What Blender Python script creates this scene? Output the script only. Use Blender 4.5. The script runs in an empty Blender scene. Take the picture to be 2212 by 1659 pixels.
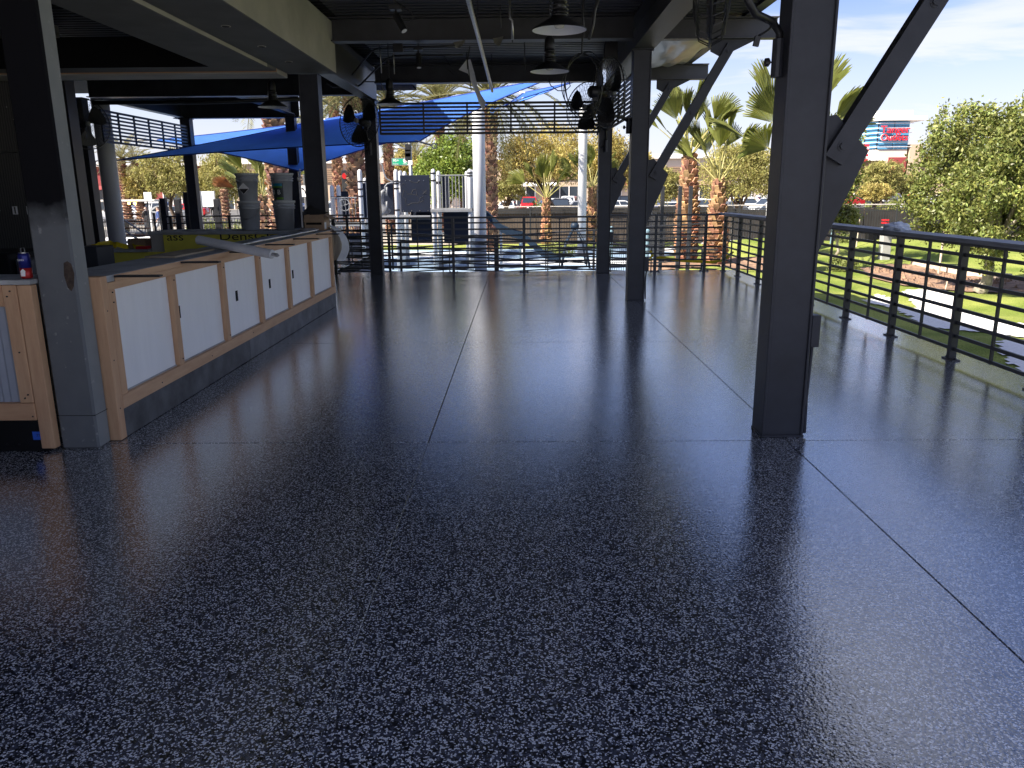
import bpy, bmesh, math, random
import numpy as np
from mathutils import Vector, Matrix, Euler

random.seed(11)
rng = np.random.default_rng(11)
scene = bpy.context.scene
COL = scene.collection
PI = math.pi
R = math.radians

# ------------------------------------------------------------------ camera
FPX, EYE = 785.0, 1.47                       # focal length in pixels of a 1024 px wide picture; eye height
PITCH, ROLL, YAW = R(13.77), R(0.465), R(0.638)
fw = Vector((-math.sin(YAW) * math.cos(PITCH), math.cos(YAW) * math.cos(PITCH), -math.sin(PITCH)))
r0 = Vector((math.cos(YAW), math.sin(YAW), 0)); u0 = r0.cross(fw)
RT = math.cos(ROLL) * r0 - math.sin(ROLL) * u0
UP = math.sin(ROLL) * r0 + math.cos(ROLL) * u0
cam = bpy.data.cameras.new('camera'); cam_o = bpy.data.objects.new('camera', cam); COL.objects.link(cam_o)
m3 = Matrix((RT, UP, -fw)).transposed()
cam_o.matrix_world = Matrix.Translation((0, 0, EYE)) @ m3.to_4x4()
cam.sensor_width = 36.0; cam.lens = FPX / 1024 * 36.0; cam.clip_start = 0.05; cam.clip_end = 3000
scene.camera = cam_o

def at(x, y, depth):
    """where a sight line measured on the 2212 px wide photograph meets the plane Y = depth"""
    k = 1024 / 2212
    d = RT * ((x * k - 512) / FPX) - UP * ((y * k - 384) / FPX) + fw
    return Vector((0, 0, EYE)) + d * (depth / d.y)

def onz(x, y, z):
    k = 1024 / 2212
    d = RT * ((x * k - 512) / FPX) - UP * ((y * k - 384) / FPX) + fw
    return Vector((0, 0, EYE)) + d * ((z - EYE) / d.z)

# ------------------------------------------------------------------ light
SUN_EL, SUN_TO = R(43), Vector((-0.88, -0.47, 0)).normalized()      # horizontal direction towards the sun
sun = bpy.data.lights.new('sun', 'SUN'); sun.energy = 3.5; sun.angle = R(0.6); sun.color = (1.0, 0.92, 0.80)
sun_o = bpy.data.objects.new('sun', sun); COL.objects.link(sun_o)
to_sun = Vector((SUN_TO.x * math.cos(SUN_EL), SUN_TO.y * math.cos(SUN_EL), math.sin(SUN_EL)))
sun_o.rotation_euler = to_sun.to_track_quat('Z', 'Y').to_euler(); sun_o.location = to_sun * 60

world = bpy.data.worlds.new('World'); scene.world = world; world.use_nodes = True
wn, wl = world.node_tree.nodes, world.node_tree.links
wn.clear()
w_out = wn.new('ShaderNodeOutputWorld'); w_bg = wn.new('ShaderNodeBackground')
sky = wn.new('ShaderNodeTexSky'); sky.sky_type = 'NISHITA'; sky.sun_disc = False
sky.sun_elevation = SUN_EL; sky.sun_rotation = math.atan2(SUN_TO.x, SUN_TO.y)
sky.air_density = 1.15; sky.dust_density = 0.7; sky.ozone_density = 4.0; sky.altitude = 330
tc = wn.new('ShaderNodeTexCoord'); sep = wn.new('ShaderNodeSeparateXYZ'); wl.new(tc.outputs['Generated'], sep.inputs[0])
def wmath(op, a, b=None, clamp=False):
    n = wn.new('ShaderNodeMath'); n.operation = op; n.use_clamp = clamp
    for i, v in enumerate((a, b)):
        if v is None: continue
        if isinstance(v, (int, float)): n.inputs[i].default_value = v
        else: wl.new(v, n.inputs[i])
    return n.outputs[0]
zz = wmath('ADD', wmath('MAXIMUM', sep.outputs['Z'], 0.0), 0.16)
cmb = wn.new('ShaderNodeCombineXYZ')
wl.new(wmath('DIVIDE', sep.outputs['X'], zz), cmb.inputs[0]); wl.new(wmath('DIVIDE', sep.outputs['Y'], zz), cmb.inputs[1])
mp = wn.new('ShaderNodeMapping'); mp.inputs['Scale'].default_value = (0.55, 1.1, 1); mp.inputs['Rotation'].default_value = (0, 0, R(24))
mp.inputs['Location'].default_value = (3.1, 0.4, 0)
wl.new(cmb.outputs[0], mp.inputs['Vector'])
cn = wn.new('ShaderNodeTexNoise'); cn.inputs['Scale'].default_value = 1.3; cn.inputs['Detail'].default_value = 9; cn.inputs['Roughness'].default_value = 0.58
cn.inputs['Distortion'].default_value = 0.7
wl.new(mp.outputs[0], cn.inputs['Vector'])
cr = wn.new('ShaderNodeMapRange'); cr.inputs['From Min'].default_value = 0.45; cr.inputs['From Max'].default_value = 0.66
cr.interpolation_type = 'SMOOTHSTEP'; wl.new(cn.outputs['Fac'], cr.inputs['Value'])
low = wn.new('ShaderNodeMapRange'); low.inputs['From Min'].default_value = 0.0; low.inputs['From Max'].default_value = 0.20
low.inputs['To Min'].default_value = 0.85; low.inputs['To Max'].default_value = 0.0; wl.new(sep.outputs['Z'], low.inputs['Value'])
cov = wmath('MAXIMUM', wmath('MULTIPLY', cr.outputs[0], 0.85), low.outputs[0], True)
cmix = wn.new('ShaderNodeMixRGB'); cmix.inputs['Color2'].default_value = (4.5, 4.62, 5.0, 1)
wl.new(cov, cmix.inputs['Fac']); tint = wn.new('ShaderNodeMixRGB'); tint.blend_type = 'MULTIPLY'; tint.inputs['Fac'].default_value = 1.0; tint.inputs['Color2'].default_value = (0.80, 0.70, 0.86, 1)
wl.new(sky.outputs[0], tint.inputs['Color1']); wl.new(tint.outputs[0], cmix.inputs['Color1'])
wl.new(cmix.outputs[0], w_bg.inputs['Color']); w_bg.inputs['Strength'].default_value = 0.052
wl.new(w_bg.outputs[0], w_out.inputs['Surface'])

scene.view_settings.view_transform = 'Standard'; scene.view_settings.look = 'None'
scene.view_settings.exposure = 2.08; scene.view_settings.gamma = 1.0; scene.view_settings.use_curve_mapping = False
scene.render.engine = 'CYCLES'
try:
    scene.cycles.max_bounces = 10; scene.cycles.diffuse_bounces = 5; scene.cycles.glossy_bounces = 5
    scene.cycles.transparent_max_bounces = 12; scene.cycles.sample_clamp_indirect = 6
except Exception: pass

# ------------------------------------------------------------------ materials
MATS = {}
def material(name, col, rough=0.6, metal=0.0, var=0.12, scale=6.0, bump=0.0, bscale=60.0, spec=0.5, coat=0.0,
             island=0.0, trans=0.0, stretch=None, col2=None, emit=0.0):
    """procedural surface: base colour broken up by two noises, optional relief, per-piece variation, leaf translucency"""
    m = bpy.data.materials.new(name); m.use_nodes = True; MATS[name] = m
    n, l = m.node_tree.nodes, m.node_tree.links
    b = n['Principled BSDF']
    b.inputs['Roughness'].default_value = rough; b.inputs['Metallic'].default_value = metal
    b.inputs['Specular IOR Level'].default_value = spec; b.inputs['Coat Weight'].default_value = coat
    t = n.new('ShaderNodeTexCoord'); vec = t.outputs['Object']
    if stretch:
        mpn = n.new('ShaderNodeMapping'); mpn.inputs['Scale'].default_value = stretch; l.new(vec, mpn.inputs[0]); vec = mpn.outputs[0]
    nz = n.new('ShaderNodeTexNoise'); nz.inputs['Scale'].default_value = scale; nz.inputs['Detail'].default_value = 7; nz.inputs['Roughness'].default_value = 0.62
    l.new(vec, nz.inputs['Vector'])
    mx = n.new('ShaderNodeMixRGB'); c2 = col2 or tuple(c * (1 - 2.4 * var) for c in col)
    mx.inputs['Color1'].default_value = tuple(max(0, c) for c in c2) + (1,)
    mx.inputs['Color2'].default_value = tuple(min(1, c * (1 + (0 if col2 else var))) for c in col) + (1,)
    rp = n.new('ShaderNodeMapRange'); rp.inputs['From Min'].default_value = 0.3; rp.inputs['From Max'].default_value = 0.7
    l.new(nz.outputs['Fac'], rp.inputs['Value']); l.new(rp.outputs[0], mx.inputs['Fac'])
    out = mx.outputs[0]
    if island:
        g = n.new('ShaderNodeNewGeometry'); hs = n.new('ShaderNodeHueSaturation')
        a = n.new('ShaderNodeMapRange'); a.inputs['To Min'].default_value = 1 - island; a.inputs['To Max'].default_value = 1 + island
        l.new(g.outputs['Random Per Island'], a.inputs['Value']); l.new(a.outputs[0], hs.inputs['Value'])
        h = n.new('ShaderNodeMapRange'); h.inputs['To Min'].default_value = 0.5 - island * 0.06; h.inputs['To Max'].default_value = 0.5 + island * 0.05
        ml = n.new('ShaderNodeMath'); ml.operation = 'MULTIPLY'; ml.inputs[1].default_value = 7.31
        fr = n.new('ShaderNodeMath'); fr.operation = 'FRACT'
        l.new(g.outputs['Random Per Island'], ml.inputs[0]); l.new(ml.outputs[0], fr.inputs[0]); l.new(fr.outputs[0], h.inputs['Value']); l.new(h.outputs[0], hs.inputs['Hue'])
        l.new(out, hs.inputs['Color']); out = hs.outputs[0]
    l.new(out, b.inputs['Base Color'])
    rr = n.new('ShaderNodeMapRange'); rr.inputs['To Min'].default_value = max(0.02, rough - 0.08); rr.inputs['To Max'].default_value = min(1, rough + 0.1)
    l.new(nz.outputs['Fac'], rr.inputs['Value']); l.new(rr.outputs[0], b.inputs['Roughness'])
    if bump:
        bz = n.new('ShaderNodeTexNoise'); bz.inputs['Scale'].default_value = bscale; bz.inputs['Detail'].default_value = 4; l.new(vec, bz.inputs['Vector'])
        bp = n.new('ShaderNodeBump'); bp.inputs['Strength'].default_value = bump; bp.inputs['Distance'].default_value = 0.02
        l.new(bz.outputs['Fac'], bp.inputs['Height']); l.new(bp.outputs[0], b.inputs['Normal'])
    if trans:
        tr = n.new('ShaderNodeBsdfTranslucent'); l.new(out, tr.inputs['Color']); ms = n.new('ShaderNodeMixShader'); ms.inputs[0].default_value = trans
        l.new(b.outputs[0], ms.inputs[1]); l.new(tr.outputs[0], ms.inputs[2]); l.new(ms.outputs[0], n['Material Output'].inputs['Surface'])
    if emit:
        b.inputs['Emission Color'].default_value = tuple(col) + (1,); b.inputs['Emission Strength'].default_value = emit
    return m
def glass_mat(name, col, rough=0.08):
    m = material(name, col, rough, var=0.05, spec=0.8); return m

steel = material('dark_steel_paint', (0.038, 0.040, 0.051), 0.40, var=0.16, scale=3.2, bump=0.05, bscale=30, spec=0.35)
steel_light = material('dusty_steel_paint', (0.045, 0.045, 0.050), 0.45, var=0.2, scale=2.5, bump=0.05, bscale=40)
black = material('black_metal', (0.014, 0.014, 0.016), 0.42, var=0.2, scale=8)
railmat = material('rail_black_paint', (0.030, 0.031, 0.036), 0.38, var=0.15, scale=9)
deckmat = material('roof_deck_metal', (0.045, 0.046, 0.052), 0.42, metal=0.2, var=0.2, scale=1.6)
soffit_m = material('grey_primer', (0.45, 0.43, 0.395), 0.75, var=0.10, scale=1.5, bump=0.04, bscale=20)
soffit_shaded = material('grey_primer_shaded', (0.15, 0.15, 0.155), 0.8, var=0.12, scale=1.8)  # same soffit primer, with the shade of the undersides put into its grey
galv = material('galvanised_steel', (0.48, 0.48, 0.47), 0.32, metal=0.9, var=0.14, scale=14)
wood = material('fir_lumber', (0.63, 0.405, 0.24), 0.68, var=0.20, scale=3.0, stretch=(9, 1.1, 9), bump=0.12, bscale=18, col2=(0.52, 0.31, 0.18))
wood_v = material('fir_lumber_upright', (0.61, 0.385, 0.225), 0.68, var=0.20, scale=3.0, stretch=(9, 9, 1.1), bump=0.12, bscale=18, col2=(0.50, 0.29, 0.165))
wood_x = material('fir_lumber_cross', (0.59, 0.36, 0.205), 0.68, var=0.20, scale=3.0, stretch=(1.1, 9, 9), bump=0.12, bscale=18, col2=(0.47, 0.26, 0.145))
ply = material('plywood', (0.42, 0.34, 0.24), 0.75, var=0.15, scale=4)
whitepanel = material('white_wall_panel', (0.90, 0.90, 0.90), 0.32, var=0.02, scale=2.2, bump=0.05, bscale=150, stretch=(1, 6, 1))
polycarb = material('grey_corrugated_panel', (0.33, 0.36, 0.42), 0.45, var=0.06, scale=3)
cement = material('cement_board', (0.42, 0.43, 0.435), 0.85, var=0.14, scale=5, bump=0.08, bscale=90)
kickmat = material('grey_kick_board', (0.105, 0.107, 0.112), 0.7, var=0.25, scale=4.5, bump=0.05)
kick_light = material('pale_kick_board', (0.17, 0.172, 0.178), 0.7, var=0.2, scale=4.5)
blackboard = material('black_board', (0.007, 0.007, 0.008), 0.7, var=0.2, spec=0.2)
yellow = material('yellow_sheathing', (0.82, 0.72, 0.10), 0.8, var=0.08, scale=3)
ink = material('black_ink', (0.02, 0.02, 0.02), 0.7, var=0.05)
white_paint = material('white_paint', (0.78, 0.78, 0.76), 0.5, var=0.05, scale=3)
paper = material('white_paper', (0.74, 0.75, 0.77), 0.7, var=0.05, scale=8, trans=0.25)
card = material('cardboard', (0.36, 0.245, 0.155), 0.8, var=0.1, scale=7)
card_dark = material('black_corrugated', (0.02, 0.02, 0.022), 0.6)
bucketmat = material('grey_pail_plastic', (0.38, 0.40, 0.43), 0.42, var=0.08, scale=7)
bucket_lid = material('pale_pail_lid', (0.5, 0.53, 0.54), 0.45, var=0.06)
bluetape = material('blue_tape', (0.02, 0.10, 0.52), 0.5, var=0.05)
tape_yellow = material('caution_tape', (0.86, 0.66, 0.02), 0.45, var=0.06, scale=12)
conc = material('concrete_edge', (0.40, 0.39, 0.385), 0.8, var=0.1, scale=6, bump=0.1)
plankmat = material('weathered_cap_plank', (0.33, 0.34, 0.36), 0.7, var=0.18, scale=4, stretch=(14, 0.8, 14), bump=0.12, bscale=30)
asphalt = material('asphalt', (0.11, 0.108, 0.105), 0.9, var=0.15, scale=0.4)
dust = material('pale_ground', (0.36, 0.30, 0.24), 0.95, var=0.15, scale=0.25)
rubber = material('blue_play_surface', (0.27, 0.36, 0.46), 0.8, var=0.08, scale=0.8, col2=(0.19, 0.28, 0.40))
rubber_w = material('pale_play_surface', (0.62, 0.64, 0.66), 0.8, var=0.06, scale=2)
turfwhite = material('white_turf', (0.80, 0.78, 0.755), 0.95, var=0.07, scale=30, bump=0.5, bscale=120)
soil = material('bare_soil', (0.27, 0.165, 0.105), 0.95, var=0.28, scale=5, bump=0.9, bscale=9)
postwhite = material('pale_post_paint', (0.52, 0.52, 0.53), 0.42, var=0.04, scale=2)
navy = material('navy_play_plastic', (0.009, 0.013, 0.026), 0.55, var=0.06, scale=2, spec=0.25)
slate = material('slate_blue_plastic', (0.014, 0.027, 0.048), 0.5, var=0.06, scale=2, spec=0.25)
greyplay = material('grey_play_steel', (0.20, 0.205, 0.215), 0.5, var=0.08)
sailmat = material('blue_shade_cloth', (0.11, 0.30, 0.90), 0.75, var=0.08, scale=1.2, trans=0.66)
seam = material('dark_blue_seam', (0.008, 0.04, 0.26), 0.8)
rope = material('pale_strap', (0.6, 0.58, 0.54), 0.8)
trunkm = material('palm_trunk', (0.27, 0.165, 0.10), 0.9, var=0.25, scale=7, bump=0.6, bscale=20)
boot = material('palm_leaf_bases', (0.42, 0.235, 0.125), 0.85, var=0.3, scale=5, island=0.45)
boot_pale = material('date_palm_bark', (0.36, 0.20, 0.12), 0.85, var=0.3, scale=5, island=0.45)
petiole = material('palm_stalk', (0.40, 0.36, 0.13), 0.55, var=0.15)
fanleaf = material('fan_palm_leaf', (0.26, 0.28, 0.075), 0.45, var=0.15, scale=2.5, island=0.25, trans=0.38)
fan_dry = material('dry_fan_leaf', (0.46, 0.20, 0.07), 0.7, var=0.2, trans=0.25)
dateleaf = material('date_palm_leaf', (0.23, 0.22, 0.085), 0.55, var=0.2, scale=1.5, island=0.35, trans=0.3)
date_far = material('far_palm_leaf', (0.27, 0.25, 0.11), 0.6, var=0.2, scale=1.5, island=0.3, trans=0.3)
mesq = material('mesquite_leaf', (0.37, 0.335, 0.105), 0.7, var=0.22, scale=0.5, island=0.35, trans=0.38, col2=(0.25, 0.245, 0.075))
mesq_y = material('yellow_mesquite_leaf', (0.50, 0.40, 0.11), 0.7, var=0.22, scale=0.5, island=0.3, trans=0.38, col2=(0.35, 0.30, 0.095))
ficus = material('glossy_green_leaf', (0.205, 0.235, 0.060), 0.45, var=0.25, scale=0.9, island=0.5, trans=0.22, spec=0.4)
greenleaf = material('bright_green_leaf', (0.19, 0.26, 0.045), 0.4, var=0.2, scale=0.9, island=0.35, trans=0.3)
shrub_m = material('shrub_leaf', (0.22, 0.25, 0.07), 0.6, var=0.2, island=0.3, trans=0.3)
bark = material('dark_bark', (0.10, 0.070, 0.048), 0.9, var=0.25, scale=8, bump=0.5, bscale=20)
bark_pale = material('pale_bark', (0.40, 0.35, 0.28), 0.9, var=0.25, scale=8, bump=0.4, bscale=20)
meshscreen = material('black_screen_mesh', (0.030, 0.027, 0.024), 0.85, var=0.3, scale=1.4)
meshbrown = material('brown_screen_mesh', (0.085, 0.066, 0.050), 0.9, var=0.25, scale=0.7)
tanwall = material('tan_stucco', (0.52, 0.40, 0.29), 0.9, var=0.06, scale=0.3)
palewall = material('pale_stucco', (0.66, 0.58, 0.49), 0.9, var=0.05, scale=0.3)
brownslat = material('brown_siding', (0.30, 0.20, 0.13), 0.85, var=0.12, scale=0.6)
redwall = material('red_wall', (0.27, 0.045, 0.045), 0.8, var=0.06, scale=0.4)
cornice = material('white_cornice', (0.75, 0.73, 0.71), 0.7, var=0.04)
towerglass = material('tower_blue_glass', (0.09, 0.30, 0.52), 0.2, var=0.10, scale=0.3, spec=0.6)
darkglass = material('dark_window_glass', (0.03, 0.04, 0.055), 0.08, var=0.08, spec=0.8)
letter_red = material('red_sign_letters', (0.66, 0.02, 0.035), 0.4, var=0.03)
letter_white = material('white_sign_letters', (0.85, 0.85, 0.85), 0.5, var=0.02)
signgreen = material('green_sign_face', (0.005, 0.30, 0.165), 0.45, var=0.03)
rubbertyre = material('tyre_rubber', (0.02, 0.02, 0.02), 0.8, var=0.1)
hub = material('wheel_rim', (0.5, 0.5, 0.52), 0.3, metal=0.7, var=0.05)
redlamp = material('red_lamp_lens', (0.45, 0.01, 0.01), 0.25)
whitelamp = material('clear_lamp_lens', (0.75, 0.76, 0.78), 0.15)
amber = material('lit_amber_lens', (1.0, 0.42, 0.08), 0.3, emit=4.0)
shadewhite = material('white_enamel', (0.88, 0.88, 0.90), 0.35, var=0.03)
bulbm = material('frosted_bulb', (0.7, 0.68, 0.62), 0.2)
cloth = material('white_rag', (0.68, 0.72, 0.78), 0.9, var=0.08, scale=20, bump=0.25, bscale=60)
plasticm = material('clear_plastic_sheet', (0.24, 0.23, 0.19), 0.3, var=0.25, scale=2.2, spec=0.8)
stone = material('pale_kerb', (0.52, 0.48, 0.42), 0.9, var=0.12)
brick_red = material('red_kerb', (0.36, 0.08, 0.05), 0.85, var=0.1)
timber = material('pale_timber', (0.55, 0.46, 0.36), 0.85, var=0.15)
bollardm = material('grey_box_paint', (0.36, 0.355, 0.34), 0.8, var=0.08)
flagred = material('flag_cloth_red', (0.6, 0.03, 0.05), 0.7); flagwhite = material('flag_cloth_white', (0.8, 0.8, 0.8), 0.7); flagblue = material('flag_cloth_blue', (0.02, 0.04, 0.25), 0.7)

def special_materials():
    # speckled epoxy floor: dark base, grey and white chips, glossy rippled top coat
    m = bpy.data.materials.new('flake_epoxy_floor'); m.use_nodes = True; MATS['floor'] = m
    n, l = m.node_tree.nodes, m.node_tree.links; b = n['Principled BSDF']
    g = n.new('ShaderNodeNewGeometry')
    wob = n.new('ShaderNodeTexNoise'); wob.inputs['Scale'].default_value = 140; wob.inputs['Detail'].default_value = 1; l.new(g.outputs['Position'], wob.inputs['Vector'])
    va = n.new('ShaderNodeVectorMath'); va.operation = 'MULTIPLY_ADD'; va.inputs[1].default_value = (0.006,) * 3
    l.new(wob.outputs['Color'], va.inputs[0]); l.new(g.outputs['Position'], va.inputs[2])
    def chips(scale, thr, soft=0.02):
        v = n.new('ShaderNodeTexVoronoi'); v.inputs['Scale'].default_value = scale; v.inputs['Randomness'].default_value = 1.0
        l.new(va.outputs[0], v.inputs['Vector'])
        s = n.new('ShaderNodeSeparateColor'); l.new(v.outputs['Color'], s.inputs[0])
        r = n.new('ShaderNodeMapRange'); r.inputs['From Min'].default_value = thr; r.inputs['From Max'].default_value = thr + soft
        l.new(s.outputs[0], r.inputs['Value']); return r.outputs[0], s.outputs[1]
    f1, _ = chips(125, 0.45); f2, tone = chips(215, 0.77)
    m1 = n.new('ShaderNodeMixRGB'); m1.inputs['Color1'].default_value = (0.010, 0.011, 0.016, 1); m1.inputs['Color2'].default_value = (0.082, 0.090, 0.122, 1); l.new(f1, m1.inputs['Fac'])
    wt = n.new('ShaderNodeMixRGB'); wt.inputs['Color1'].default_value = (0.62, 0.65, 0.70, 1); wt.inputs['Color2'].default_value = (0.95, 0.96, 0.98, 1); l.new(tone, wt.inputs['Fac'])
    m2 = n.new('ShaderNodeMixRGB'); l.new(f2, m2.inputs['Fac']); l.new(m1.outputs[0], m2.inputs['Color1']); l.new(wt.outputs[0], m2.inputs['Color2'])
    l.new(m2.outputs[0], b.inputs['Base Color'])
    b.inputs['Specular IOR Level'].default_value = 0.9; b.inputs['Coat Weight'].default_value = 1.0; b.inputs['Coat IOR'].default_value = 2.2; b.inputs['Coat Roughness'].default_value = 0.07
    big = n.new('ShaderNodeTexNoise'); big.inputs['Scale'].default_value = 0.9; big.inputs['Detail'].default_value = 5; l.new(g.outputs['Position'], big.inputs['Vector'])
    rr = n.new('ShaderNodeMapRange'); rr.inputs['From Min'].default_value = 0.35; rr.inputs['From Max'].default_value = 0.68; rr.inputs['To Min'].default_value = 0.10; rr.inputs['To Max'].default_value = 0.20
    l.new(big.outputs['Fac'], rr.inputs['Value']); l.new(rr.outputs[0], b.inputs['Roughness'])
    rip = n.new('ShaderNodeTexNoise'); rip.inputs['Scale'].default_value = 85; rip.inputs['Detail'].default_value = 2; rip.inputs['Roughness'].default_value = 0.5; l.new(g.outputs['Position'], rip.inputs['Vector'])
    bp = n.new('ShaderNodeBump'); bp.inputs['Strength'].default_value = 0.23; bp.inputs['Distance'].default_value = 0.005
    l.new(rip.outputs['Fac'], bp.inputs['Height']); l.new(bp.outputs[0], b.inputs['Normal']); l.new(bp.outputs[0], b.inputs['Coat Normal'])
    # artificial grass
    m = bpy.data.materials.new('golf_turf'); m.use_nodes = True; MATS['turf'] = m
    n, l = m.node_tree.nodes, m.node_tree.links; b = n['Principled BSDF']; b.inputs['Roughness'].default_value = 0.9; b.inputs['Specular IOR Level'].default_value = 0.15
    g = n.new('ShaderNodeNewGeometry')
    a1 = n.new('ShaderNodeTexNoise'); a1.inputs['Scale'].default_value = 0.55; a1.inputs['Detail'].default_value = 5; l.new(g.outputs['Position'], a1.inputs['Vector'])
    a2 = n.new('ShaderNodeTexNoise'); a2.inputs['Scale'].default_value = 45; a2.inputs['Detail'].default_value = 3; l.new(g.outputs['Position'], a2.inputs['Vector'])
    r1 = n.new('ShaderNodeMapRange'); r1.inputs['From Min'].default_value = 0.38; r1.inputs['From Max'].default_value = 0.62; l.new(a1.outputs['Fac'], r1.inputs['Value'])
    x1 = n.new('ShaderNodeMixRGB'); x1.inputs['Color1'].default_value = (0.15, 0.20, 0.034, 1); x1.inputs['Color2'].default_value = (0.30, 0.33, 0.080, 1); l.new(r1.outputs[0], x1.inputs['Fac'])
    r2 = n.new('ShaderNodeMapRange'); r2.inputs['From Min'].default_value = 0.3; r2.inputs['From Max'].default_value = 0.7; r2.inputs['To Min'].default_value = 0.55; r2.inputs['To Max'].default_value = 1.3; l.new(a2.outputs['Fac'], r2.inputs['Value'])
    hs = n.new('ShaderNodeHueSaturation'); l.new(x1.outputs[0], hs.inputs['Color']); l.new(r2.outputs[0], hs.inputs['Value']); l.new(hs.outputs[0], b.inputs['Base Color'])
    bp = n.new('ShaderNodeBump'); bp.inputs['Strength'].default_value = 0.9; bp.inputs['Distance'].default_value = 0.03; l.new(a2.outputs['Fac'], bp.inputs['Height']); l.new(bp.outputs[0], b.inputs['Normal'])
    # primed column: grey primer below (front greyed darker for its shade), black overspray above on its front face, scuffs
    for key, top in (('primer_front', True), ('primer_side', False)):
        m = bpy.data.materials.new('column_' + key); m.use_nodes = True; MATS[key] = m
        n, l = m.node_tree.nodes, m.node_tree.links; b = n['Principled BSDF']; b.inputs['Roughness'].default_value = 0.8; b.inputs['Specular IOR Level'].default_value = 0.15
        g = n.new('ShaderNodeNewGeometry'); sp = n.new('ShaderNodeSeparateXYZ'); l.new(g.outputs['Position'], sp.inputs[0])
        nz = n.new('ShaderNodeTexNoise'); nz.inputs['Scale'].default_value = 9; nz.inputs['Detail'].default_value = 8; l.new(g.outputs['Position'], nz.inputs['Vector'])
        base = n.new('ShaderNodeMixRGB'); base.inputs['Color1'].default_value = (0.12, 0.13, 0.14, 1) if top else (0.20, 0.212, 0.215, 1)
        base.inputs['Color2'].default_value = (0.165, 0.172, 0.18, 1) if top else (0.265, 0.272, 0.268, 1); l.new(nz.outputs['Fac'], base.inputs['Fac'])
        sc = n.new('ShaderNodeTexNoise'); sc.inputs['Scale'].default_value = 26; sc.inputs['Detail'].default_value = 6; l.new(g.outputs['Position'], sc.inputs['Vector'])
        scr = n.new('ShaderNodeMapRange'); scr.inputs['From Min'].default_value = 0.66; scr.inputs['From Max'].default_value = 0.72; scr.inputs['To Max'].default_value = 0.55; l.new(sc.outputs['Fac'], scr.inputs['Value'])
        mxs = n.new('ShaderNodeMixRGB'); mxs.inputs['Color2'].default_value = (0.34, 0.34, 0.33, 1); l.new(scr.outputs[0], mxs.inputs['Fac']); l.new(base.outputs[0], mxs.inputs['Color1'])
        out = mxs.outputs[0]
        if top:
            ad = n.new('ShaderNodeMath'); ad.operation = 'MULTIPLY_ADD'; ad.inputs[1].default_value = 0.22; l.new(nz.outputs['Fac'], ad.inputs[0]); l.new(sp.outputs['Z'], ad.inputs[2])
            th = n.new('ShaderNodeMapRange'); th.inputs['From Min'].default_value = 1.40; th.inputs['From Max'].default_value = 1.54; l.new(ad.outputs[0], th.inputs['Value'])
            mb = n.new('ShaderNodeMixRGB'); mb.inputs['Color2'].default_value = (0.005, 0.005, 0.007, 1); l.new(th.outputs[0], mb.inputs['Fac']); l.new(out, mb.inputs['Color1']); out = mb.outputs[0]
        l.new(out, b.inputs['Base Color'])
    # dark house wrap with pale fastener dots
    m = bpy.data.materials.new('dark_house_wrap'); m.use_nodes = True; MATS['wrap'] = m
    n, l = m.node_tree.nodes, m.node_tree.links; b = n['Principled BSDF']; b.inputs['Roughness'].default_value = 0.6
    g = n.new('ShaderNodeNewGeometry')
    v = n.new('ShaderNodeTexVoronoi'); v.inputs['Scale'].default_value = 7.0; l.new(g.outputs['Position'], v.inputs['Vector'])
    d = n.new('ShaderNodeMapRange'); d.inputs['From Min'].default_value = 0.075; d.inputs['From Max'].default_value = 0.05; l.new(v.outputs['Distance'], d.inputs['Value'])
    wv = n.new('ShaderNodeTexWave'); wv.inputs['Scale'].default_value = 9; wv.inputs['Distortion'].default_value = 3.0; l.new(g.outputs['Position'], wv.inputs['Vector'])
    c1 = n.new('ShaderNodeMixRGB'); c1.inputs['Color1'].default_value = (0.06, 0.059, 0.057, 1); c1.inputs['Color2'].default_value = (0.12, 0.118, 0.112, 1); l.new(wv.outputs['Fac'], c1.inputs['Fac'])
    c2 = n.new('ShaderNodeMixRGB'); c2.inputs['Color2'].default_value = (0.55, 0.55, 0.53, 1); l.new(d.outputs[0], c2.inputs['Fac']); l.new(c1.outputs[0], c2.inputs['Color1']); l.new(c2.outputs[0], b.inputs['Base Color'])
special_materials()
# ------------------------------------------------------------------ geometry helpers
def tag(o, label=None, cat=None, group=None, kind=None):
    if label: o['label'] = label
    if cat: o['category'] = cat
    if group: o['group'] = group
    if kind: o['kind'] = kind
    return o

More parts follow.
